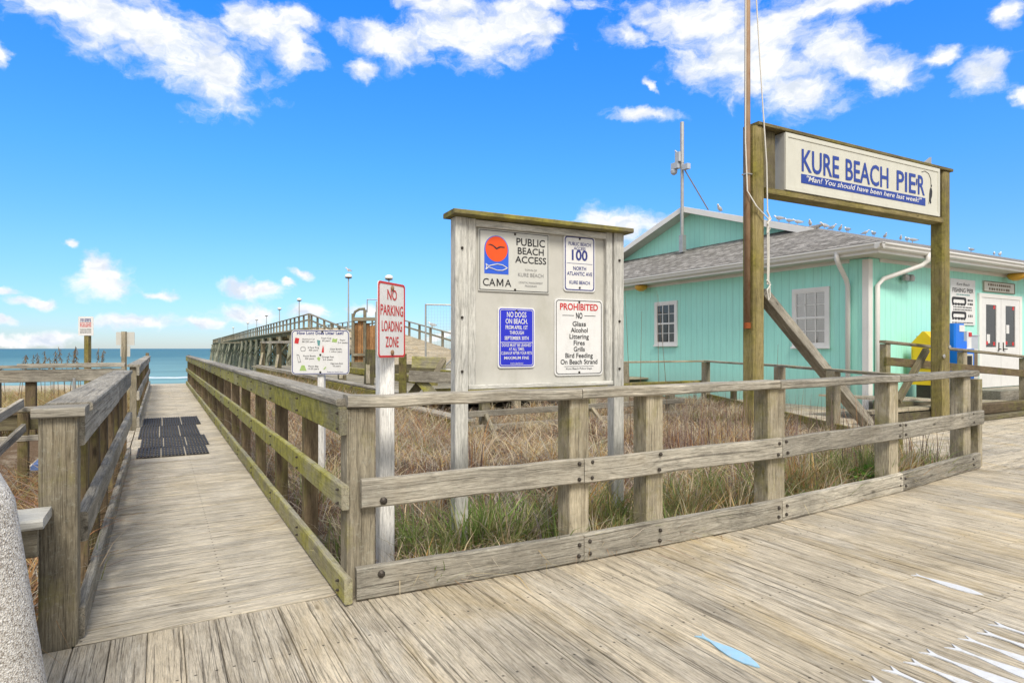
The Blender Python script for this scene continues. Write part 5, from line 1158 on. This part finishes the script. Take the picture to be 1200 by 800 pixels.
# thatch, lying flat
P = area(23000, 1, 11, 3, 10.4, bed); n = len(P)
o1 = blades(P, rng.uniform(.18, .48, n), rng.uniform(.005, .013, n), rng.uniform(.7, 2.0, n), pick(n, [TAN, RUST, PURP, GREY, STRAW], [2, 1.6, 2.6, 4.5, 4]), 'dry_grass')
tag(o1, kind='stuff', label='tangled dry brown thatch in the fenced bed', cat='grass')
def clump_grass(n_cl, x0, x1, y0, y1, ok, kinds, wts, name, label, per=(35, 80), spread=.07):
    Cn = area(n_cl, x0, x1, y0, y1, ok); Ps = []; Hs = []; Bs = []; Cs = []; Ws = []
    for c in Cn:
        kd = kinds[rng.choice(len(kinds), p=np.array(wts)/sum(wts))]; m = int(rng.integers(*per))
        P = c[None, :]+np.concatenate([rng.normal(0, spread*rng.uniform(.6, 1.5), (m, 2)), np.zeros((m, 1))], 1)
        g = ok(P[:, 0], P[:, 1]); P = P[g]; m = len(P)
        if m == 0: continue
        Ps.append(P); hh = kd[0]*rng.uniform(.65, 1.2)*(.66 if c[1] > 6 else 1); Hs.append(hh*rng.uniform(.5, 1.05, m)); Bs.append(rng.uniform(*kd[1], m)); Cs.append(pick(m, kd[2], kd[3])); Ws.append(rng.uniform(.005, .014, m))
    P = np.concatenate(Ps)
    return tag(blades(P, np.concatenate(Hs), np.concatenate(Ws), np.concatenate(Bs), np.concatenate(Cs), name), kind='stuff', label=label, cat='grass')
ORG = (.56, .34, .12)
KINDS = [(.55, (.1, .8), [TAN, STRAW, ORG, GREY], [2.5, 4, 1.3, 2.5]), (.42, (.4, 1.6), [STRAW, GREY, TAN], [4, 3, 2]), (.45, (.15, .9), [OLV, GRN, STRAW, TAN], [3, 3, 2, 1]), (.34, (.5, 1.8), [RUST, ORG, PURP], [3, 2, 2]), (.50, (.05, .5), [PURP, (.17, .11, .09), RUST, GREY], [3, 2, 2, 1])]
clump_grass(320, 1, 11, 3, 10.4, bed, KINDS, [4, 3.2, 2.2, 2, 1.6], 'tall_dry_grass', 'straw, rust and olive grass clumps in the fenced bed')
def front(x, y): return bed(x, y) & (y < np.interp(x, [p[0] for p in FENCE], [p[1] for p in FENCE])+.75)
clump_grass(95, 1.3, 7.6, 3, 4.1, front, [KINDS[2], KINDS[0], KINDS[3], (.5, (.1, .8), [GRN, OLV, (.25, .32, .10)], [3, 2, 2])], [3, 2, 2, 2.5], 'green_edge_grass', 'green and orange grass along the foot of the fence', spread=.05)
# brush strip between ramp and approach, and left of the ramp
def strip(x, y): return (x > 1.02) & (x < 3.7+.01*y) & (y > 7)
P = area(15000, 1, 3.9, 7, 26, strip); n = len(P)
o3 = blades(P, rng.uniform(.25, .65, n), rng.uniform(.006, .013, n), rng.uniform(.3, 1.4, n), pick(n, [TAN, RUST, PURP, GREY, STRAW, OLV], [2, 2.5, 4, 3, 2, 1]), 'dry_brush')
tag(o3, kind='stuff', label='dry brush between the ramp and the pier approach', cat='grass')
def lstrip(x, y): return (x < -.55) & (((y > 3.6) & (y < 8.6)) | (y > 12.1))
P = area(46000, -4.5, -.5, 3.4, 20, lstrip); P = P[(P[:, 1] < 9) | (P[:, 0] > -3.2) | (rng.random(len(P)) < .6)]; n = len(P); far = P[:, 1] > 12
Hh = np.where(far, rng.uniform(.2, .55, n), np.where(P[:, 1] > 5.2, rng.uniform(.25, .75, n), rng.uniform(.12, .38, n))); Cc = pick(n, [RUST, TAN, PURP, (.33, .19, .10), GRN, GREY], [4, 2, 2.5, 3, .7, 1.5]); Cf = pick(n, [TAN, OLV, STRAW, RUST], [3, 2.5, 2, 1.5]); Cc[far] = Cf[far]
o4 = blades(P, Hh, rng.uniform(.006, .016, n), rng.uniform(.4, 1.7, n), Cc, 'dry_weeds')
tag(o4, kind='stuff', label='reddish brown weeds and litter left of the ramp', cat='grass')
def nearleft(x, y): return (x < -.52) & (y < 8.7)
P = area(15000, -3.6, -.5, 3.7, 8.7, nearleft); n = len(P)
tag(blades(P, rng.uniform(.22, .62, n), rng.uniform(.006, .016, n), rng.uniform(.5, 1.9, n), pick(n, [RUST, (.36, .22, .13), GREY, PURP, TAN, GRN], [3, 3, 3, 2, 2, .6]), 'dry_weeds'), kind='stuff', label='matted brown brush beside the left ramp railing', cat='weeds')
# green tufts along the fence, each a thing
def tuft(x, y, n, h, r, cols, w, label, group=None, wd=(.006, .011)):
    P = np.stack([x+rng.normal(0, r, n), y+rng.normal(0, r*.7, n)], 1); P[:, 1] = np.maximum(P[:, 1], np.interp(P[:, 0], [p[0] for p in FENCE], [p[1] for p in FENCE])+.08)
    P = np.concatenate([P, ground_z(P[:, 0], P[:, 1])[:, None]-.02], 1)
    o = blades(P, rng.uniform(.55, 1.0, n)*h, rng.uniform(*wd, n), rng.uniform(.15, .9, n), pick(n, cols, w), 'grass_tuft'); tag(o, label, 'grass tuft', group)
GG = [GRN, OLV, STRAW, (.24, .36, .09)]
tuft(1.86, 3.60, 170, .52, .09, GG, [4, 2, 1, 3], 'bright green grass tuft at the foot of the left notice board post', 'green grass tufts along the fence', (.010, .017))
tuft(1.60, 3.72, 110, .40, .07, GG, [3, 2, 1, 2], 'green grass tuft between the parking sign post and the notice board', 'green grass tufts along the fence')
tuft(1.12, 4.15, 120, .45, .08, GG, [3, 3, 2, 1], 'pale green grass tuft inside the ramp railing behind the fence corner', 'green grass tufts along the fence')
tuft(2.12, 3.55, 150, .48, .10, [GRN, OLV, GREY, STRAW], [2, 3, 2, 2], 'grey green grass tuft left of the second fence post', 'green grass tufts along the fence', (.008, .014))
tuft(2.72, 3.50, 220, .62, .14, [OLV, GRN, TAN, RUST], [4, 2, 2, 1], 'olive grass tuft between the second and third fence posts', 'green grass tufts along the fence')
tuft(3.50, 3.45, 220, .62, .12, [OLV, GRN, TAN, RUST], [3, 3, 2, 2], 'olive and orange grass tuft just right of the third fence post', 'green grass tufts along the fence')
tuft(3.92, 3.42, 200, .55, .12, [OLV, GRN, TAN, RUST], [2, 2, 3, 2], 'straw green grass tuft left of the wide fence post', 'green grass tufts along the fence')
tuft(4.75, 3.40, 220, .60, .13, [OLV, TAN, GRN, RUST], [2, 3, 2, 2], 'yellow green grass tuft right of the wide fence post', 'green grass tufts along the fence')
tuft(5.35, 3.48, 180, .55, .13, [TAN, OLV, STRAW, RUST], [3, 2, 2, 2], 'dry yellow grass tuft left of the leafy green weed', 'green grass tufts along the fence')
tuft(6.75, 3.55, 420, .38, .26, [RUST, OLV, GRN], [3, 1, 2], 'reddish low grass tuft near the right end of the fence', 'green grass tufts along the fence')
tuft(-.36, 4.15, 26, .55, .04, [STRAW, OLV, GRN], [4, 2, 1], 'thin straw tuft poking through the left ramp railing')
# reddish stems
P = np.stack([rng.uniform(4.6, 7.6, 380), rng.uniform(3.5, 6.2, 380)], 1); P = P[bed(P[:, 0], P[:, 1])]; P = np.concatenate([P, ground_z(P[:, 0], P[:, 1])[:, None]], 1); n = len(P)
tag(blades(P, rng.uniform(.45, .95, n), rng.uniform(.006, .010, n), rng.uniform(.02, .25, n), pick(n, [PURP, (.13, .085, .075), RUST], [4, 3, 1]), 'weed_stems'), kind='stuff', label='dark purple upright weed stems', cat='weeds')
# leafy green weeds
def leafy(x, y, n, size, label, hang=False):
    t = thing('leafy_weed', (x, y, 0), label, 'weed')
    mb = MB(); mb.c = []
    z0 = float(ground_z(x, y))
    for i in range(n):
        a = random.uniform(0, 6.28); rr_ = random.uniform(.1, 1)*size; h = z0+random.uniform(.04, .9)*size*1.3
        c = Vector((x+math.cos(a)*rr_, y+math.sin(a)*rr_*.7, h)); L = random.uniform(.05, .10); d = Vector((math.cos(a), math.sin(a), random.uniform(-.4, .6))).normalized(); s_ = d.cross(Vector((0, 0, 1))).normalized()
        up = s_.cross(d); o = len(mb.v)
        mb.raw([c, c+d*L*.4+s_*L*.28+up*.006, c+d*L, c+d*L*.4-s_*L*.28+up*.006, c+d*L*.45], [(0, 1, 4), (1, 2, 4), (0, 4, 3), (4, 2, 3)])
        q = random.uniform(.7, 1.3); mb.c += [(.10*q, .25*q, .03*q, 1)]*5
    mb.build('leaves', M['blade'], t)
    mb = MB(); mb.c = []
    for i in range(7):
        a = random.uniform(0, 6.28); mb.tube([(x, y, z0-.02), (x+math.cos(a)*size*.4, y+math.sin(a)*size*.3, z0+size*.6), (x+math.cos(a)*size*.8, y+math.sin(a)*size*.5, z0+size)], .004, 4)
    mb.c = [(.10, .14, .04, 1)]*len(mb.v); mb.build('stem', M['blade'], t)
leafy(5.72, 3.36, 110, .22, 'bright green leafy weed by the kerb left of the fourth fence post')
leafy(3.98, 3.30, 40, .11, 'small green leafy weed at the foot of the wide fence post')
leafy(-1.0, 5.6, 50, .20, 'green leafy weed among brown litter left of the ramp')
# tall dry stalks
def stalk(x, y, z0, h, lean, name, label, group, r=.006, head=True):
    mb = MB(); mb.c = []; d = Vector((lean, random.uniform(-.04, .04), 1))
    pts = [Vector((x, y, z0))+Vector((d.x*h*(f**1.6), d.y*h*f, h*f)) for f in (0, .25, .5, .75, 1)]
    mb.tube(pts, [r, r, r*.8, r*.6, r*.4], 5)
    if head:
        for k in range(16):
            f = .72+.28*k/16; p = pts[3]+(pts[4]-pts[3])*((f-.72)/.28); a = random.uniform(0, 6.28); q = p+Vector((math.cos(a)*.05, math.sin(a)*.05, -.03-random.uniform(0, .05)))
            mb.board(p, q, .012, .006, c=.001)
    mb.c = [(.24, .18, .12, 1)]*len(mb.v)
    tag(mb.build(name, M['blade']), label, 'plant', group)
for i in range(22):
    px_ = random.uniform(0, 118); k = (px_-600)/720; d = random.uniform(12.5, 16); x = d*(math.cos(HEAD)*k+math.sin(HEAD)); y = d*(math.cos(HEAD)-math.sin(HEAD)*k)
    stalk(x, y, 0, random.uniform(.95, 1.36), random.uniform(-.12, .12), 'sea_oat', 'dark dry sea oat stalk standing against the sea on the left', 'sea oats against the sea', r=.007)
for x, y, h, ln, lb in ((4.99, 5.78, 2.05, -.03, 'tallest dry stalk just right of the notice board'), (5.06, 5.70, 1.75, .03, 'second dry stalk right of the notice board'), (5.30, 5.62, 2.0, -.02, 'thin dry stalk below the small window, left one'), (5.40, 5.57, 1.95, -.09, 'leaning dry stalk below the small window'), (6.9, 5.2, 1.35, .02, 'short dry stalk right of the left sign pile')):
    stalk(x, y, 0, h, ln, 'dry_stalk', lb, 'tall dry stalks by the notice board', r=.0042, head=False)
